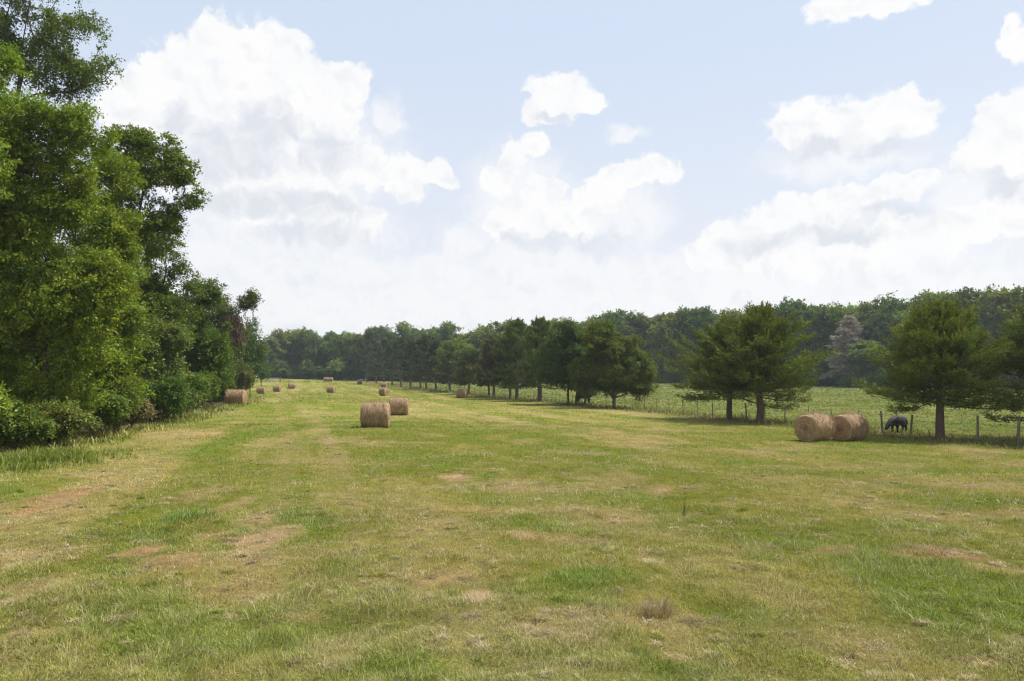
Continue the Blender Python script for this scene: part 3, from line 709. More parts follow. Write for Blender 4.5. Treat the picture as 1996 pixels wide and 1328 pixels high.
for i, (px, Y, top, hw, lb) in enumerate([(849, 173, 668, 26, 'grey-green cedar left of the bright green tree'), (831, 181, 655, 30, 'tall grey-green cedar fourth from the bright green tree'),
   (820, 188, 662, 24, 'dark cedar whose trunk shows light pasture behind it'), (800, 199, 668, 24, 'cedar left of the light gap under the row'), (781, 212, 660, 24, 'cedar right of the stacked-looking far bales'),
   (764, 226, 668, 22, 'greyish cedar behind the far pair of bales'), (748, 240, 664, 22, 'dark cedar over the farther bale of the pair'), (733, 256, 672, 20, 'small far cedar near the left end of the row'),
   (716, 276, 668, 20, 'last small cedar at the left end of the row')]):
    place_cedar(lb, px, Y, top, hw, [(.065,.085,.035), (.07,.09,.04), (.055,.08,.03)][i % 3], prof=PD, n_br=60, spray=10, sl=9, seed=20 + i, sliver=(.5, .2), trunk_r=.24, hb=2.0)

# ---- far wood: shared meshes, one thing per tree
def far_proto(kind, seed):
    g = np.random.default_rng(seed + 900)
    Hh = 18.
    if kind == 'round': L = [((0, 0, 11), (4.6, 4.2, 5.5)), ((2.6, .5, 13.5), (3, 3, 3)), ((-2.8, -.5, 12.5), (3, 3, 3.2)), ((-.5, 0, 15.2), (2.6, 2.5, 2.6)), ((0, 0, 6), (4.4, 4, 4)), ((2, -1, 3.5), (3, 2.5, 3))]
    elif kind == 'tall': L = [((0, 0, 13.5), (3.2, 3, 4.2)), ((1.8, 0, 10.5), (2.6, 2.6, 3)), ((-1.8, 0, 9), (3, 3, 3.2)), ((.5, 0, 6), (3.4, 3, 3.5)), ((-.6, 0, 3.2), (3, 2.6, 2.8))]
    elif kind == 'spread': L = [((-3, 0, 12.5), (3.4, 3.2, 3)), ((3, .6, 13.3), (3.2, 3, 3)), ((0, -.5, 14.8), (3, 3, 2.6)), ((.5, 0, 9), (5.2, 4.2, 4)), ((-1, 0, 5), (5, 4, 3.4)), ((2.5, -1, 3), (3, 2.5, 2.6))]
    else: L = [((0, 0, 3.2), (3.6, 3, 3)), ((1.8, 0, 4.6), (2, 2, 2)), ((-1.5, 0, 2), (2.6, 2.2, 2))]
    C = []
    for c, r in L:
        r = np.array(r); k = int(r[0] * r[2] * 4 * PI / .95)
        u = norm(g.normal(0, 1, (k, 3))); p = np.array(c) + u * r * (.68 + .46 * g.random((k, 1))); C.append(p[fbm((p[:, 0] + .5 * p[:, 1]) / 2.1 + 9, (p[:, 2] * 1.2 - .5 * p[:, 1]) / 2.1, 2, seed) > .46])
        k2 = k // 4; u = norm(g.normal(0, 1, (k2, 3))); C.append(np.array(c) + u * r * .5 * g.random((k2, 1)))
    C = np.concatenate(C); C = C[C[:, 2] > .5]
    V, Fc, tint = leaf_cloud(C, 1.0 * (.6 + .7 * g.random(len(C))), 34, .46, np.array([0, 0, 8. if kind != 'bush' else 2.]), g=g, var=.45, droop=.15, ratio=.6)
    cm = fast_mesh('far_crown', V, Fc, M_LEAF, False, tint)
    T = [np.array([g.normal(0, .15) * i, g.normal(0, .1) * i, (2.1 if kind != 'bush' else .5) * i]) for i in range(6)]
    p0, p1, r0, r1 = grow(T, C[g.permutation(len(C))[:70]], rtip=.03, rmax=.3)
    V, Fc = tubes(p0, p1, r0, r1, 5)
    return cm, fast_mesh('far_trunk', V, Fc, M_PALEBARK if kind == 'tall' and seed % 2 else M_BARK, True)
PROT = {k: [far_proto(k, s) for s in range(3)] for k in ('round', 'tall', 'spread')}
PROT['bush'] = [far_proto('bush', s) for s in range(2)]
fg = np.random.default_rng(77)
def far_tree(px, Y, top_py, kind, color, label, group, wide=1.0, x=None, name='woodland_tree'):
    x = xof(px, Y) if x is None else x; z = tz(x, Y)
    top_py = top_py + (fg.uniform(-11, 8) if kind != 'bush' and name == 'woodland_tree' and group else 0)
    h = max(3.0, at(px, top_py, Y)[2] - z); s = h / (17.6 if kind != 'bush' else 6.3)
    cm, tm = PROT[kind][fg.integers(0, len(PROT[kind]))]
    j = fg.uniform(.85, 1.18); cc = tuple(np.clip(np.array(color) * j * np.array([fg.uniform(.9, 1.15), 1, fg.uniform(.9, 1.15)]), 0, 1))
    sx = s * wide * fg.uniform(.92, 1.12)
    return tree_obj(name, label, 'tree' if kind != 'bush' else 'bush', (x, Y, z - .1), cm, tm, cc, group, fg.uniform(0, 2 * PI) if kind != 'x' else 0, (sx, sx, s))
ORD = ['first', 'second', 'third', 'fourth', 'fifth', 'sixth', 'seventh', 'eighth', 'ninth', 'tenth', 'eleventh', 'twelfth', 'thirteenth', 'fourteenth', 'fifteenth', 'sixteenth', 'seventeenth', 'eighteenth', 'nineteenth', 'twentieth', 'twenty-first', 'twenty-second', 'twenty-third', 'twenty-fourth', 'twenty-fifth']
FARC = (.13, .18, .040); FARL = (.18, .235, .05); FARD = (.088, .13, .036)
# wood closing the far end of the hay field (px, Y, top_py, kind, colour)
END = [(524,300,664,'tall',FARD),(541,305,655,'round',FARL),(560,310,650,'tall',FARC),(580,312,648,'round',FARL),(600,306,650,'spread',FARC),(612,298,664,'tall',FARD),(628,300,660,'tall',FARD),
 (645,306,658,'round',FARD),(662,300,652,'spread',FARC),(680,305,648,'round',FARL),(700,300,652,'tall',FARC),(724,290,639,'round',FARD),(742,295,644,'round',FARD),(762,300,652,'tall',FARC),(785,300,643,'round',FARL),(806,295,650,'tall',FARC),(828,300,648,'round',FARC)]
for i, (px, Y, t, k, c) in enumerate(END):
    far_tree(px, Y, t, k, c, f'{ORD[i]} tree from the left in the wood closing the far end of the hay field', 'wood at the far end of the field')
BACK = [(850,280,652,'round',FARD),(872,275,643,'round',FARC),(898,272,648,'spread',FARC),(922,270,646,'round',FARC),(945,268,643,'round',FARL),(970,262,640,'tall',FARC),(995,262,638,'round',FARC),(1022,258,636,'round',FARC),
 (1050,255,634,'spread',FARC),(1078,252,629,'round',FARL),(1105,250,632,'tall',FARC),(1135,250,630,'round',FARC),(1165,246,622,'spread',FARC),(1192,244,612,'round',FARC),(1218,242,614,'tall',FARC),(1245,240,622,'round',FARD),(1270,238,626,'tall',FARC)]
for i, (px, Y, t, k, c) in enumerate(BACK):
    far_tree(px, Y, t, k, c, f'{ORD[i]} treetop from the left showing above the middle part of the cedar row', 'wood behind the tree row', 1.1)
PAST = [(1292,236,612,'round',FARC),(1318,234,610,'spread',FARC),(1345,230,612,'round',FARD),(1372,228,609,'round',FARD),(1400,225,612,'tall',FARC),(1428,222,610,'round',FARC),(1458,218,612,'tall',FARC),(1488,215,612,'round',FARC),
 (1515,210,602,'tall',FARC),(1548,206,583,'round',FARD),(1575,204,600,'spread',FARD),(1602,202,604,'round',FARC),(1628,200,600,'tall',FARC),(1655,198,602,'spread',FARC),(1690,195,590,'tall',FARD),(1716,194,592,'round',FARL),(1740,192,586,'tall',FARC),
 (1770,190,590,'round',FARC),(1800,186,580,'spread',FARC),(1830,184,582,'round',FARL),(1862,180,578,'tall',FARC),(1890,178,570,'round',FARD),(1918,175,572,'spread',FARC),(1945,172,568,'round',FARC),(1975,170,565,'round',FARL)]
for i, (px, Y, t, k, c) in enumerate(PAST):
    far_tree(px, Y, t, k, c, f'{ORD[i]} tall tree from the left in the front rank of the wood behind the pasture', 'front rank of the wood behind the pasture')
for i, (px, Y) in enumerate([(2005,168),(2035,165),(2070,160),(2110,158),(2150,155)]):
    far_tree(px, Y, 562, 'round', FARC, 'woodland tree at the right end of the wood behind the pasture, beyond the edge cedar', 'right end of the wood behind the pasture')
# second rank and low growth, nothing tells these apart
for i, px in enumerate(range(515, 2080, 26)):
    Y = np.interp(px, [515, 830, 1300, 1700, 2080], [325, 320, 250, 215, 178]) + fg.uniform(-4, 6)
    top = np.interp(px, [515, 560, 720, 850, 1000, 1150, 1300, 1560, 1800, 2000], [672, 656, 650, 652, 643, 630, 616, 603, 588, 572]) + fg.uniform(0, 12)
    far_tree(px + fg.uniform(-6, 6), Y, top, ['round', 'tall', 'spread'][i % 3], [FARC, FARD, FARL][int(fg.integers(0, 3))], 'woodland tree partly hidden behind the front rank of the far wood', 'second rank of the far wood', 1.2)
for i, px in enumerate(range(530, 2060, 22)):
    Y = np.interp(px, [515, 640, 830, 1300, 1700, 2080], [296, 292, 285, 231, 190, 158]) + fg.uniform(-1, 3)
    base = project((0, Y, tz(xof(px, Y), Y)))[1]
    far_tree(px + fg.uniform(-6, 6), Y, base - fg.uniform(20, 42), 'bush', [FARD, FARC, FARL][int(fg.integers(0, 3))], 'dark bush in the low growth at the foot of the far wood', 'bushes at the foot of the far wood', 1.1, name='woodland_bush')
far_tree(1692, 181, 668, 'round', (.115,.195,.05), 'small round green tree in front of the dead grey tree', None, 1.7)
far_tree(1725, 186, 612, 'round', (.07,.125,.04), 'rounded dark green tree between the dead grey tree and the broad cedar', None, 1.0)
def dead_tree():
    Y = 188.; px = 1661; x = xof(px, Y); z = tz(x, Y); h = at(px, 622, Y)[2] - z
    m = leaf_material('dead_twigs', .1, .02)
    cm, tm = cedar_mesh(h, 6.6, 3.2, ([0, .1, .4, .7, 1], [1.0, 1.0, .72, .45, .12]), n_br=190, spray=22, sl=9, seed=77, sliver=(.6, .10), trunk_r=.42, asym=.3, tipy=-.1, name='dead_tree', tier=.05, bark=M_PALEBARK, mat=m, lift=-.2)
    tree_obj('dead_tree', 'dead grey-brown conical tree with a pale trunk at the pasture edge', 'tree', (x, Y, z), cm, tm, (.33, .30, .26))
dead_tree()
# pointed dead tip of the right cedar of the pair
# ---- backdrop woods beyond the frame on the left, so that light and side views stay believable
for i in range(26):
    y = 8 + i * 7.5; x = tree_x(y) - 9 - fg.uniform(0, 8)
    if project((x, y, 5))[0] > -250 or y > 40:
        s = fg.uniform(.7, .9); cm, tm = PROT[['round', 'spread', 'tall'][i % 3]][i % 3]
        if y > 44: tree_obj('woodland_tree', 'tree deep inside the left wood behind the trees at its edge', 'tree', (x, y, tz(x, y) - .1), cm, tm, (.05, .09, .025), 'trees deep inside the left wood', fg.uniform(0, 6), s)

# ------------------------------------------------------------------ hay bales
def bale_material():
    m, nt, out = nmat('hay'); L = nt.links.new
    uv = N(nt, 'ShaderNodeAttribute', attribute_name='wrap')
    mp = N(nt, 'ShaderNodeMapping'); mp.inputs['Scale'].default_value = (11, 1.1, 3); L(uv.outputs['Vector'], mp.inputs[0])
    oi = N(nt, 'ShaderNodeObjectInfo'); sc = mth(nt, 'MULTIPLY', oi.outputs['Random'], 30.)
    ad = N(nt, 'ShaderNodeVectorMath', operation='ADD'); L(mp.outputs[0], ad.inputs[0]); L(sc, ad.inputs[1])
    n1 = N(nt, 'ShaderNodeTexNoise', ins={'Scale': 1.3, 'Detail': 8, 'Roughness': .75, 'Distortion': .4}); L(ad.outputs[0], n1.inputs[0])
    mp2 = N(nt, 'ShaderNodeMapping'); mp2.inputs['Scale'].default_value = (60, 7, 8); L(uv.outputs['Vector'], mp2.inputs[0])
    n2 = N(nt, 'ShaderNodeTexNoise', ins={'Scale': 1.0, 'Detail': 5, 'Roughness': .7}); L(mp2.outputs[0], n2.inputs[0])
    n3 = N(nt, 'ShaderNodeTexNoise', ins={'Scale': .9, 'Detail': 3}); L(ad.outputs[0], n3.inputs[0])
    s = mth(nt, 'ADD', mth(nt, 'MULTIPLY', n1.outputs[0], .6), mth(nt, 'MULTIPLY', n2.outputs[0], .4))
    r = N(nt, 'ShaderNodeValToRGB'); e = r.color_ramp.elements; e[0].position = .36; e[0].color = (.09, .055, .03, 1); e[1].position = .66; e[1].color = (.68, .50, .30, 1)
    k = e.new(.5); k.color = (.37, .245, .14, 1); L(s, r.inputs[0])
    b = N(nt, 'ShaderNodeBump', ins={'Strength': 1., 'Distance': .05}); L(s, b.inputs['Height'])
    p = N(nt, 'ShaderNodeBsdfPrincipled', ins={'Roughness': .9}); p.inputs['Specular IOR Level'].default_value = .15
    L(r.outputs[0], p.inputs['Base Color']); L(b.outputs[0], p.inputs['Normal']); L(p.outputs[0], out.inputs[0]); return m
M_HAY = bale_material()
def bale_meshes(seed, fib=2600):
    g = np.random.default_rng(seed + 40)
    R = .76; Ln = 1.5; nx = 26; na = 72
    xs = np.linspace(-1, 1, nx); an = np.arange(na) * 2 * PI / na
    Xg, Ag = np.meshgrid(xs, an, indexing='ij')
    edge = 1 - .085 * np.clip((np.abs(Xg) - .80) / .2, 0, 1) ** 2
    rr = R * edge * (1 + .10 * (fbm(Xg * 2.2 + 9, Ag * 1.0 + seed, 3, seed) - .5) + .07 * (fbm(Xg * 12, Ag * 5, 2, seed) - .5))
    bx = Xg * Ln / 2; by = np.sin(Ag) * rr; bz = R - np.cos(Ag) * rr
    bz = np.where(bz < .10, .10 - (.10 - bz) * .15, bz) - .09; bz = bz * (1 - .02 * 1) 
    V = np.stack([bx, by, bz], -1).reshape(-1, 3)
    i = np.arange(nx - 1)[:, None] * na; j = np.arange(na)[None]; j2 = (j + 1) % na
    Fc = np.stack([i + j, i + j2, i + na + j2, i + na + j], -1).reshape(-1, 4)
    body = fast_mesh('bale_roll', V, Fc, M_HAY, True)
    a = body.attributes.new('wrap', 'FLOAT_VECTOR', 'POINT')
    w = np.stack([bx.ravel(), np.sin(Ag).ravel() * .9, np.cos(Ag).ravel() * .9], 1).astype(np.float32)
    w = np.stack([bx.ravel(), (Ag * R).ravel(), 0 * bx.ravel()], 1).astype(np.float32); a.data.foreach_set('vector', w.ravel())
    ends = []
    for s, row in ((-1, 0), (1, nx - 1)):
        ring = V[row * na:(row + 1) * na]; c = ring.mean(0); nr = 12; vs = []; ws = []
        for q in range(nr + 1):
            t = 1 - q / nr
            rg = c + (ring - c) * t * (1.0 if q else .999)
            bul = .05 * (1 - t ** 3) + .022 * math.sin(q * 2.6) + .02 * g.normal(0, 1, na) * (q > 0)
            rg = rg + np.array([s, 0, 0]) * (np.asarray(bul)[..., None] if np.ndim(bul) else bul)
            vs.append(rg); ws.append(np.stack([t * R * 1.6 + an / (2 * PI) * .16, an * .5, np.zeros(na)], 1))
        vv = np.concatenate(vs); i = np.arange(nr)[:, None] * na
        Fq = np.stack([i + j, i + j2, i + na + j2, i + na + j], -1).reshape(-1, 4)
        if s > 0: Fq = Fq[:, ::-1]
        me = fast_mesh('end_face', vv, Fq[:, ::-1] if s < 0 else Fq[:, ::-1], M_HAY, True)
        a = me.attributes.new('wrap', 'FLOAT_VECTOR', 'POINT'); a.data.foreach_set('vector', np.concatenate(ws).astype(np.float32).ravel())
        ends.append(me)
    # loose fibres
    n = fib; fx = g.uniform(-1.02, 1.02, n) * Ln / 2; fa = g.uniform(0, 2 * PI, n); rad = R * (1.0 + .012 * g.random(n))
    P = np.stack([fx, np.sin(fa) * rad, R - .04 - np.cos(fa) * rad], 1)
    P[:, 2] = np.maximum(P[:, 2], 0)
    tg = np.stack([g.normal(0, .35, n), np.cos(fa), np.sin(fa)], 1) * np.where(g.random((n, 1)) < .5, 1, -1)
    nr_ = np.stack([0 * fa, np.sin(fa), -np.cos(fa)], 1); T = norm(tg + nr_ * .34 * g.random((n, 1)) + np.array([0, 0, -.15]))
    Vf, Ff = quads(P, T, norm(nr_ + g.normal(0, .5, (n, 3))), .1 + .26 * g.random(n), .007 + .010 * g.random(n))
    tint = np.array([.44, .315, .195]) * (.12 + .95 * g.random((n, 1)))
    return body, ends, fast_mesh('loose_straw', Vf, Ff, M_STRAWB, False, np.repeat(tint, 4, 0))
BM = [bale_meshes(s) for s in range(4)]
GB = 'round hay bales lying on the mown field'
def bale(px, py, Y, rot, label, v=0, s=1.0, ls=1.0):
    x = xof(px, Y, py); z = tz(x, Y)
    t = thing('hay_bale', label, 'hay bale', (x, Y, z), math.radians(rot), GB); t.scale = (s * ls, s, s)
    b, e, f = BM[v % 4]
    link('bale_roll', b, t); link('end_face', e[0], t); link('end_face', e[1], t)
    o = link('loose_straw', f, t); o['kind'] = 'stuff'
    q = project((x, Y, z)); print('bale', px, py, '->', [round(float(a), 1) for a in q])
bale(1588, 862, 40.2, 33, 'left one of the two big round bales lying side by side on the right', 0)
bale(1655, 861, 41.0, 31, 'right one of the two big round bales lying side by side on the right', 1)
bale(732, 832, 43.5, 5, 'largest round bale left of centre, nearest in the middle of the field', 2, 1.02)
bale(777, 812, 62.5, 8, 'round bale just behind and right of the largest middle bale', 3)
bale(460, 788, 72, 3, 'large round bale at the edge of the left wood', 0, 1.0, 1.15)
bale(509, 769, 153, 4, 'small distant bale right of the one by the left wood', 1)
bale(540.5, 765, 172, -2, 'distant bale between the dark one and the farther round one on the left', 2)
bale(568, 758, 196, 28, 'distant bale seen half end-on, farthest right of the three left ones', 3)
bale(645, 768, 165, -4, 'lone distant bale in the middle of the far field', 0)
bale(635.5, 744, 272, 2, 'left one of the two pale bales at the far end of the field', 1)
bale(644.5, 744, 271, 2, 'right one of the two pale bales at the far end of the field', 2)
bale(701, 751, 240, 10, 'far bale at the shady foot of the far trees', 3)
bale(748, 758, 205, 0, 'farther bale of the two that line up behind the middle pair', 0, 1.0, .95)
bale(748.5, 773, 128, -25, 'nearer bale of the two that line up behind the middle pair', 1, 1.0, .8)
bale(900.5, 779, 121, -12, 'lone bale in front of the cedar row', 2)

# ------------------------------------------------------------------ fence
def fence():
    t = thing('wire_fence', 'long wire fence with weathered wooden posts running along the tree row', 'fence', (fence_x(60) + .35, 60, tz(fence_x(60), 60)))
    ox, oy, oz = t.location
    def pos(y): return fence_x(y) + .35, y
    def y_of(px):   # fence line crossing the given image column
        u = (px - CX) / F; return 38.1 / (u + .325)
    pxs = [2060, 1979, 1901, 1838, 1771, 1717, 1668, 1622, 1575, 1527, 1490, 1454, 1420, 1388, 1359, 1331, 1304, 1279, 1256, 1233, 1217, 1199, 1181, 1165, 1148, 1132, 1115, 1091, 1075, 1060, 1040, 1022, 1005, 985, 965, 945, 925, 905, 885, 868, 852, 835, 815, 795, 775]
    g = np.random.default_rng(9); tops = []
    thick = {1979: .075, 1771: .065, 1901: .06, 1717: .06, 1454: .06, 1388: .05}
    for k, px in enumerate(pxs):
        y = y_of(px); x, y = pos(y); z = tz(x, y); r = thick.get(px, .028 if k % 3 else .04); hh = 1.25 + g.uniform(-.08, .12)
        lean = g.normal(0, .03, 2)
        p0 = np.array([x - ox, y - oy, z - oz - .3]); p1 = p0 + np.array([lean[0], lean[1], hh * .5 + .3]); p2 = p1 + np.array([lean[0] * 1.2, lean[1], hh * .5])
        V, Fc = tubes([p0, p1, p2], [p1, p2, p2 + np.array([0, 0, .02])], [r, r * .97, r * .93], [r * .97, r * .93, .005], 9)
        link('post', fast_mesh('post', V, Fc, M_POST, True), t); tops.append((x - ox, y - oy, z - oz, p2))
    for hgt in (.3, .6, .88, 1.12):
        a, b = [], []
        for k in range(len(tops) - 1):
            q0 = np.array([tops[k][0], tops[k][1], tops[k][2] + hgt]); q1 = np.array([tops[k + 1][0], tops[k + 1][1], tops[k + 1][2] + hgt])
            mid = (q0 + q1) / 2 - np.array([0, 0, .03]); a += [q0, mid]; b += [mid, q1]
        n = len(a); V, Fc = tubes(a, b, np.full(n, .0035), np.full(n, .0035), 4)
        link('wire', fast_mesh('wire', V, Fc, M_WIRE, True), t)
fence()
def lone_post(px, Y, h, label):
    x = xof(px, Y); z = tz(x, Y)
    V, Fc = tubes([(0, 0, -.2), (.02, 0, h * .6), (.03, 0, h)], [(.02, 0, h * .6), (.03, 0, h), (.03, 0, h + .03)], [.09, .085, .08], [.085, .08, .01], 8)
    tag(link('fence_post', fast_mesh('fence_post', V, Fc, M_PALEBARK, True), loc=(x, Y, z)), label, 'post')
lone_post(1688, 165, 1.9, 'pale post standing in the pasture below the small round green tree')

# gate at the far left end of the field
def gate():
    Y = 245.; x0 = xof(509, Y); x1 = xof(544, Y); z = tz((x0 + x1) / 2, Y); W = x1 - x0
    t = thing('field_gate', 'grey metal gate with a dark post at the far end of the left wood', 'gate', (x0, Y, z))
    a = []; b = []
    for hgt in (.3, .55, .8, 1.05, 1.3, 1.5): a.append((0, 0, hgt)); b.append((W, 0, hgt))
    V, Fc = tubes(a, b, [.045] * 6, [.045] * 6, 6); link('rail', fast_mesh('rail', V, Fc, M_METAL, True), t)
    a = [(W * k / 4, .05, .25) for k in range(5)]; b = [(W * k / 4, .05, 1.55) for k in range(5)]
    V, Fc = tubes(a, b, [.05] * 5, [.05] * 5, 6); link('upright', fast_mesh('upright', V, Fc, M_METAL, True), t)
    for xx, m in ((-.3, M_PALEBARK), (W + .3, M_POST)):
        V, Fc = tubes([(xx, 0, -.3), (xx, 0, 1.75)], [(xx, 0, 1.75), (xx, 0, 1.8)], [.16, .15], [.15, .02], 8); link('post', fast_mesh('post', V, Fc, m, True), t)
    # weathered brush heaped behind it
gate()

# ------------------------------------------------------------------ cows
def skin_mesh(name, verts, edges, radii, mat, sub=2, root=0):
    me = bpy.data.meshes.new(name + '_sk'); me.from_pydata(verts, edges, [])
    o = bpy.data.objects.new(name + '_sk', me); COL.objects.link(o)
    o.modifiers.new('s', 'SKIN'); sm = o.modifiers.new('d', 'SUBSURF'); sm.levels = sub; sm.render_levels = sub
    for i, v in enumerate(me.skin_vertices[0].data):
        r = radii[i]; v.radius = r if isinstance(r, tuple) else (r, r); v.use_root = (i == root)
    dg = bpy.context.evaluated_depsgraph_get(); dg.update()
    nm = bpy.data.meshes.new_from_object(o.evaluated_get(dg)); nm.name = name
    bpy.data.objects.remove(o); nm.materials.clear(); nm.materials.append(mat)
    for p in nm.polygons: p.use_smooth = True
    return nm
def cow(label, x, y, rz, graze, s=1.0):
    # nose toward +x
    V = [(-.86, 0, 1.10), (-.5, 0, 1.04), (.05, 0, .98), (.5, 0, 1.02), (.86, 0, 1.06)]
    R = [(.30, .36), (.38, .42), (.43, .47), (.39, .44), (.30, .36)]
    E = [(0, 1), (1, 2), (2, 3), (3, 4)]
    if graze: nk = [(1.16, 0, .95, .27), (1.42, 0, .76, .21), (1.60, 0, .60, .18), (1.80, 0, .42, .13), (1.88, 0, .34, .10)]
    else: nk = [(1.02, 0, 1.15, .19), (1.25, 0, 1.18, .155), (1.38, .12, 1.16, .14), (1.5, .25, 1.05, .1), (1.56, .3, 1.0, .075)]
    last = 4
    for q in nk: V.append(q[:3]); R.append((q[3], q[3] * 1.1)); E.append((last, len(V) - 1)); last = len(V) - 1
    for sx, att, hind in ((-.72, 0, True), (.55, 3, False)):
        for sy in (-1, 1):
            st = .08 * sy * (1 if hind else -1)
            if hind: pts = [(-.74, .17 * sy, .80, .22), (-.64 + st, .19 * sy, .62, .16), (-.80 + st, .19 * sy, .42, .10), (-.75 + st, .19 * sy, .12, .075), (-.71 + st, .19 * sy, .03, .09)]
            else: pts = [(.58, .17 * sy, .78, .20), (.60 + st, .18 * sy, .58, .14), (.58 + st, .18 * sy, .38, .10), (.58 + st, .18 * sy, .12, .072), (.60 + st, .18 * sy, .03, .088)]
            last = att
            for q in pts: V.append(q[:3]); R.append(q[3]); E.append((last, len(V) - 1)); last = len(V) - 1
    last = 0
    for q in [(-1.0, 0, 1.22, .05), (-1.06, 0, 1.0, .03), (-1.07, .02, .7, .022), (-1.07, .02, .5, .05), (-1.06, .02, .36, .02)]:
        V.append(q[:3]); R.append(q[3]); E.append((last, len(V) - 1)); last = len(V) - 1
    body = skin_mesh('cow_body', V, E, R, M_COW, 2, 2)
    t = thing('cow', label, 'cow', (x, y, tz(x, y)), rz); t.scale = (s, s, s)
    link('body', body, t)
    hx, hy, hz = nk[2][:3]
    for sy in (-1, 1):
        vs = [(hx - .06, hy + sy * .09, hz + .10), (hx - .1, hy + sy * .2, hz + .13), (hx - .1, hy + sy * .31, hz + .08)]
        link('ear', skin_mesh('ear', vs, [(0, 1), (1, 2)], [(.035, .03), (.06, .03), (.02, .015)], M_COW, 1), t)
        bm = skin_mesh('eye', [(hx + .05, hy + sy * .115, hz + .03), (hx + .06, hy + sy * .135, hz + .02)], [(0, 1)], [.022, .018], M_EYE, 1); link('eye', bm, t)
    a, b = np.array(nk[4][:3]), np.array(nk[3][:3]); d = (a - b) / np.linalg.norm(a - b); c = a + d * .03
    link('muzzle', skin_mesh('muzzle', [tuple(c), tuple(c + d * .05)], [(0, 1)], [.078, .06], M_MUZ, 1), t)
Yc = 46.5
cow('black cow grazing head down between two fence posts left of the broad cedar', xof(1751, Yc), Yc, math.radians(180 + 30), True, .72)
Yc = 96.
cow('second black cow standing in the shade behind the trunks of the middle clump', xof(1139, Yc), Yc, math.radians(-8), False, 1.0)

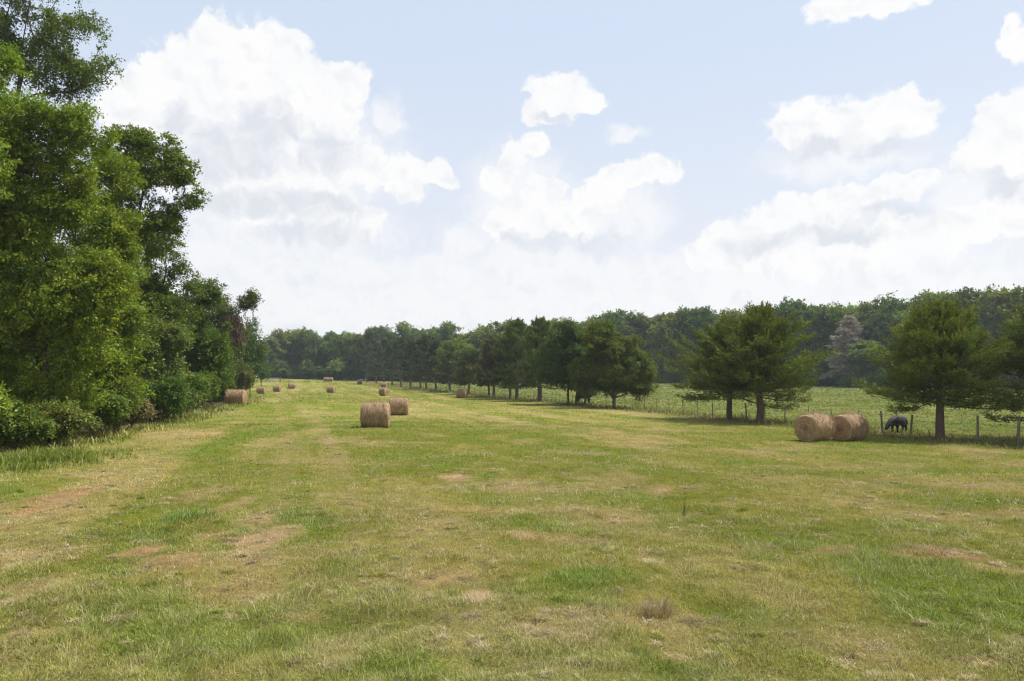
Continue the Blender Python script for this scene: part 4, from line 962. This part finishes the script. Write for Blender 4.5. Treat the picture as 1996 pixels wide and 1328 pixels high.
# ------------------------------------------------------------------ sky
SUN_AZ = math.radians(70); SUN_EL = math.radians(60)       # azimuth clockwise from +Y (view direction)
def build_sky():
    w = bpy.data.worlds.new('World'); SC.world = w; w.use_nodes = True
    nt = w.node_tree; nt.nodes.clear(); L = nt.links.new
    out = N(nt, 'ShaderNodeOutputWorld'); bg = N(nt, 'ShaderNodeBackground', ins={'Strength': .0845}); L(bg.outputs[0], out.inputs[0])
    sky = N(nt, 'ShaderNodeTexSky'); sky.sky_type = 'NISHITA'; sky.sun_disc = False
    sky.sun_elevation = SUN_EL; sky.sun_rotation = SUN_AZ; sky.dust_density = 2.0; sky.air_density = 1.0; sky.ozone_density = 1.5
    tc = N(nt, 'ShaderNodeTexCoord'); sx = N(nt, 'ShaderNodeSeparateXYZ'); L(tc.outputs['Generated'], sx.inputs[0])
    X, Y, Z = sx.outputs
    az = mth(nt, 'ARCTAN2', X, Y); el = mth(nt, 'ARCSINE', Z)
    DEG = 180 / PI
    cv = N(nt, 'ShaderNodeCombineXYZ'); L(mth(nt, 'MULTIPLY', az, DEG), cv.inputs[0]); L(mth(nt, 'MULTIPLY', el, DEG), cv.inputs[1])
    V0 = cv.outputs[0]
    # turbulence that gives the clouds their billows
    n1 = N(nt, 'ShaderNodeTexNoise', ins={'Scale': .42, 'Detail': 6, 'Roughness': .58}); n1.noise_dimensions = '3D'; L(V0, n1.inputs[0])
    d1 = N(nt, 'ShaderNodeVectorMath', operation='SUBTRACT'); L(n1.outputs['Color'], d1.inputs[0]); d1.inputs[1].default_value = (.5, .5, .5)
    d2 = N(nt, 'ShaderNodeVectorMath', operation='MULTIPLY'); L(d1.outputs[0], d2.inputs[0]); d2.inputs[1].default_value = (3.2, 3.2, 0)
    wv = N(nt, 'ShaderNodeVectorMath', operation='ADD'); L(V0, wv.inputs[0]); L(d2.outputs[0], wv.inputs[1])
    W = wv.outputs[0]
    def ang(px, py):
        d = direction(px, py); d = d / np.linalg.norm(d)
        return math.degrees(math.atan2(d[0], d[1])), math.degrees(math.asin(d[2]))
    def field(lst, src, k=.35):
        acc = None
        for px, py, rx, ry in lst:
            a, e = ang(px, py); a2, _ = ang(px + rx, py); _, e2 = ang(px, py - ry)
            sa, se = 1 / abs(a2 - a), 1 / abs(e2 - e)
            m = N(nt, 'ShaderNodeVectorMath', operation='MULTIPLY_ADD'); L(src, m.inputs[0]); m.inputs[1].default_value = (sa, se, 0); m.inputs[2].default_value = (-a * sa, -e * se, 0)
            ln = N(nt, 'ShaderNodeVectorMath', operation='LENGTH'); L(m.outputs[0], ln.inputs[0])
            acc = ln.outputs['Value'] if acc is None else mth(nt, 'SMOOTH_MIN', acc, ln.outputs['Value'], k)
        return acc
    hard = [(425,90,55,65),(500,110,80,70),(570,100,40,42),(350,150,75,75),(260,210,80,70),(440,230,150,110),(590,180,75,80),(680,160,45,38),(640,230,70,90),(560,290,110,80),(330,260,130,110),
      (700,320,65,48),(790,350,55,45),(860,345,34,26),(480,330,110,70),(690,430,60,45),(600,400,110,70),(490,420,40,30),(440,395,40,18),
      (1090,185,62,46),(1140,200,35,22),(1055,215,40,24),(1045,285,28,26),(1005,305,26,38),(970,350,38,30),(1060,370,42,30),(1040,420,80,44),(990,440,50,40),
      (1215,345,70,28),(1285,335,52,28),(1165,390,60,34),(1120,430,60,40),
      (1700,0,130,30),(1620,5,60,20),(1560,235,68,52),(1680,240,90,56),(1780,220,54,46),(1640,275,120,38),(1985,75,34,46),(1975,240,75,66),(1915,310,70,44),(1985,330,50,60),
      (1770,360,52,26),(1660,390,90,34),(1530,415,85,36),(1440,455,70,36),(1890,430,100,44),(1980,430,60,40),(1700,470,230,60),(1400,500,80,36),(1560,490,180,50)]
    soft = [(755,225,34,40),(1225,258,40,18),(900,470,50,40),(1010,400,110,120),(1190,420,130,80),(540,300,260,150),(1650,300,190,60),(1900,380,120,90),(560,450,230,60),(420,490,70,34),(520,520,110,34),(700,520,110,40),(860,530,110,40),(1050,520,160,60),(1230,540,170,50),(1450,560,240,70),(1800,560,300,90),(1100,590,700,50),(640,600,500,60),(300,560,160,90)]
    fh = field(hard, W, .42); fs = field(soft, W, .5)
    n2 = N(nt, 'ShaderNodeTexNoise', ins={'Scale': .8, 'Detail': 6, 'Roughness': .58}); L(W, n2.inputs[0])
    n7 = N(nt, 'ShaderNodeTexNoise', ins={'Scale': .55, 'Detail': 4, 'Roughness': .55}); L(W, n7.inputs[0])
    e2 = mth(nt, 'MULTIPLY', mth(nt, 'SUBTRACT', n2.outputs[0], .5), 1.05)
    mh = N(nt, 'ShaderNodeMapRange', ins={1: 1.17, 2: .84, 3: 0, 4: 1}); mh.interpolation_type = 'SMOOTHSTEP'; L(mth(nt, 'ADD', fh, e2), mh.inputs[0])
    n5 = N(nt, 'ShaderNodeTexNoise', ins={'Scale': .33, 'Detail': 5, 'Roughness': .6}); L(V0, n5.inputs[0])
    tr = N(nt, 'ShaderNodeMapRange', ins={1: .34, 2: .56, 3: .86, 4: 1}); L(n5.outputs[0], tr.inputs[0])
    mhv = mth(nt, 'MULTIPLY', mh.outputs[0], tr.outputs[0])
    ms = N(nt, 'ShaderNodeMapRange', ins={1: 1.3, 2: .45, 3: 0, 4: .72}); ms.interpolation_type = 'SMOOTHSTEP'; L(mth(nt, 'ADD', fs, mth(nt, 'MULTIPLY', e2, .7)), ms.inputs[0])
    # generic cumulus for the rest of the sky dome
    n4 = N(nt, 'ShaderNodeTexNoise', ins={'Scale': 3.2, 'Detail': 5, 'Roughness': .55}); L(tc.outputs['Generated'], n4.inputs[0])
    mg = N(nt, 'ShaderNodeMapRange', ins={1: .5, 2: .62, 3: 0, 4: .85}); mg.interpolation_type = 'SMOOTHSTEP'; L(n4.outputs[0], mg.inputs[0])
    outm = N(nt, 'ShaderNodeMapRange', ins={1: 40 / DEG, 2: 50 / DEG}); L(mth(nt, 'ABSOLUTE', az), outm.inputs[0])
    eltop = N(nt, 'ShaderNodeMapRange', ins={1: 30 / DEG, 2: 40 / DEG}); L(el, eltop.inputs[0])
    gen = mth(nt, 'MULTIPLY', mg.outputs[0], mth(nt, 'MAXIMUM', outm.outputs[0], eltop.outputs[0]))
    dens = mth(nt, 'MAXIMUM', mth(nt, 'MAXIMUM', mhv, mth(nt, 'MULTIPLY', ms.outputs[0], tr.outputs[0])), gen)
    # grey bases
    shade = [(430,300,150,55),(520,250,90,50),(640,300,60,50),(340,230,40,40),(600,400,150,35),(600,455,120,25),(1590,290,90,26),(1730,285,90,22),(1740,415,100,20),(1480,480,90,26),(1950,360,60,30),(1640,455,120,26),(1050,470,70,24),(1180,470,70,26),(450,385,80,35),(1750,40,110,10),(1090,225,45,10)]
    fsd = field(shade, W, .4)
    msd = N(nt, 'ShaderNodeMapRange', ins={1: 1.35, 2: .25, 3: 0, 4: 1}); msd.interpolation_type = 'SMOOTHSTEP'; L(mth(nt, 'ADD', fsd, mth(nt, 'MULTIPLY', e2, 1.0)), msd.inputs[0])
    WHITE = (8.1, 8.05, 8.0); GREY = (6.2, 6.45, 6.9)
    of = N(nt, 'ShaderNodeVectorMath', operation='ADD'); L(W, of.inputs[0]); of.inputs[1].default_value = (.35, .75, 0)
    n6 = N(nt, 'ShaderNodeTexNoise', ins={'Scale': .55, 'Detail': 4, 'Roughness': .55}); L(of.outputs[0], n6.inputs[0])
    rel = mth(nt, 'MULTIPLY', mth(nt, 'SUBTRACT', n6.outputs[0], n7.outputs[0]), 1.9)
    cs = mth(nt, 'ADD', mth(nt, 'MULTIPLY', msd.outputs[0], .95), rel, None, True)
    ccol = mixrgb(nt, cs, WHITE, GREY)
    # humid air: the blue is washed out, most of all toward the horizon
    hz = N(nt, 'ShaderNodeMapRange', ins={1: .55, 2: .85, 3: .86, 4: .12}); L(Z, hz.inputs[0])
    hc = N(nt, 'ShaderNodeMapRange', ins={1: .02, 2: .48, 3: 0, 4: 1}); hc.interpolation_type = 'SMOOTHSTEP'; L(Z, hc.inputs[0])
    base = mixrgb(nt, hz.outputs[0], sky.outputs[0], mixrgb(nt, hc.outputs[0], (7.4, 7.5, 7.85), (5.75, 6.6, 7.95)))
    col = mixrgb(nt, mth(nt, 'MULTIPLY', dens, .97), base, ccol)
    L(col, bg.inputs['Color'])
    w.cycles.sampling_method = 'MANUAL'; w.cycles.sample_map_resolution = 512
build_sky()

sd = bpy.data.lights.new('sun', 'SUN'); sd.energy = 4.6; sd.angle = math.radians(.9); sd.color = (1, .955, .88)
so = bpy.data.objects.new('sun', sd); COL.objects.link(so)
sv = Vector((math.sin(SUN_AZ) * math.cos(SUN_EL), math.cos(SUN_AZ) * math.cos(SUN_EL), math.sin(SUN_EL)))
so.rotation_euler = sv.to_track_quat('Z', 'Y').to_euler()

# ------------------------------------------------------------------ haze
HAZE = True
if HAZE:
    m, nt, out = nmat('haze_air')
    pv = N(nt, 'ShaderNodeVolumePrincipled'); pv.inputs['Color'].default_value = (.78, .87, 1, 1); pv.inputs['Density'].default_value = .00024; pv.inputs['Anisotropy'].default_value = .3
    nt.links.new(pv.outputs[0], out.inputs['Volume'])
    s = 445.; zb, zt = -3., 40.
    V = [(-s, -s, zb), (s, -s, zb), (s, s, zb), (-s, s, zb), (-s, -s, zt), (s, -s, zt), (s, s, zt), (-s, s, zt)]
    Fq = [(0, 3, 2, 1), (4, 5, 6, 7), (0, 1, 5, 4), (1, 2, 6, 5), (2, 3, 7, 6), (3, 0, 4, 7)]
    me = bpy.data.meshes.new('haze'); me.from_pydata(V, [], Fq); me.materials.append(m)
    tag(link('haze', me), kind='stuff')

# ------------------------------------------------------------------ camera and render settings
cd = bpy.data.cameras.new('camera'); cd.lens = F / 1996 * 36; cd.sensor_width = 36; cd.clip_end = 6000; cd.clip_start = .1
co = bpy.data.objects.new('camera', cd); COL.objects.link(co)
co.location = (0, 0, H); co.rotation_euler = (PI / 2 + PITCH, 0, 0); SC.camera = co
SC.render.engine = 'CYCLES'; SC.cycles.pixel_filter_type = 'BLACKMAN_HARRIS'; SC.cycles.filter_width = 1.25
SC.cycles.max_bounces = 5; SC.cycles.diffuse_bounces = 2; SC.cycles.glossy_bounces = 2; SC.cycles.transmission_bounces = 3; SC.cycles.volume_bounces = 0
SC.cycles.use_denoising = True; SC.cycles.denoising_prefilter = 'ACCURATE'
SC.view_settings.view_transform = 'Standard'; SC.view_settings.look = 'None'; SC.view_settings.exposure = .55; SC.view_settings.gamma = 1
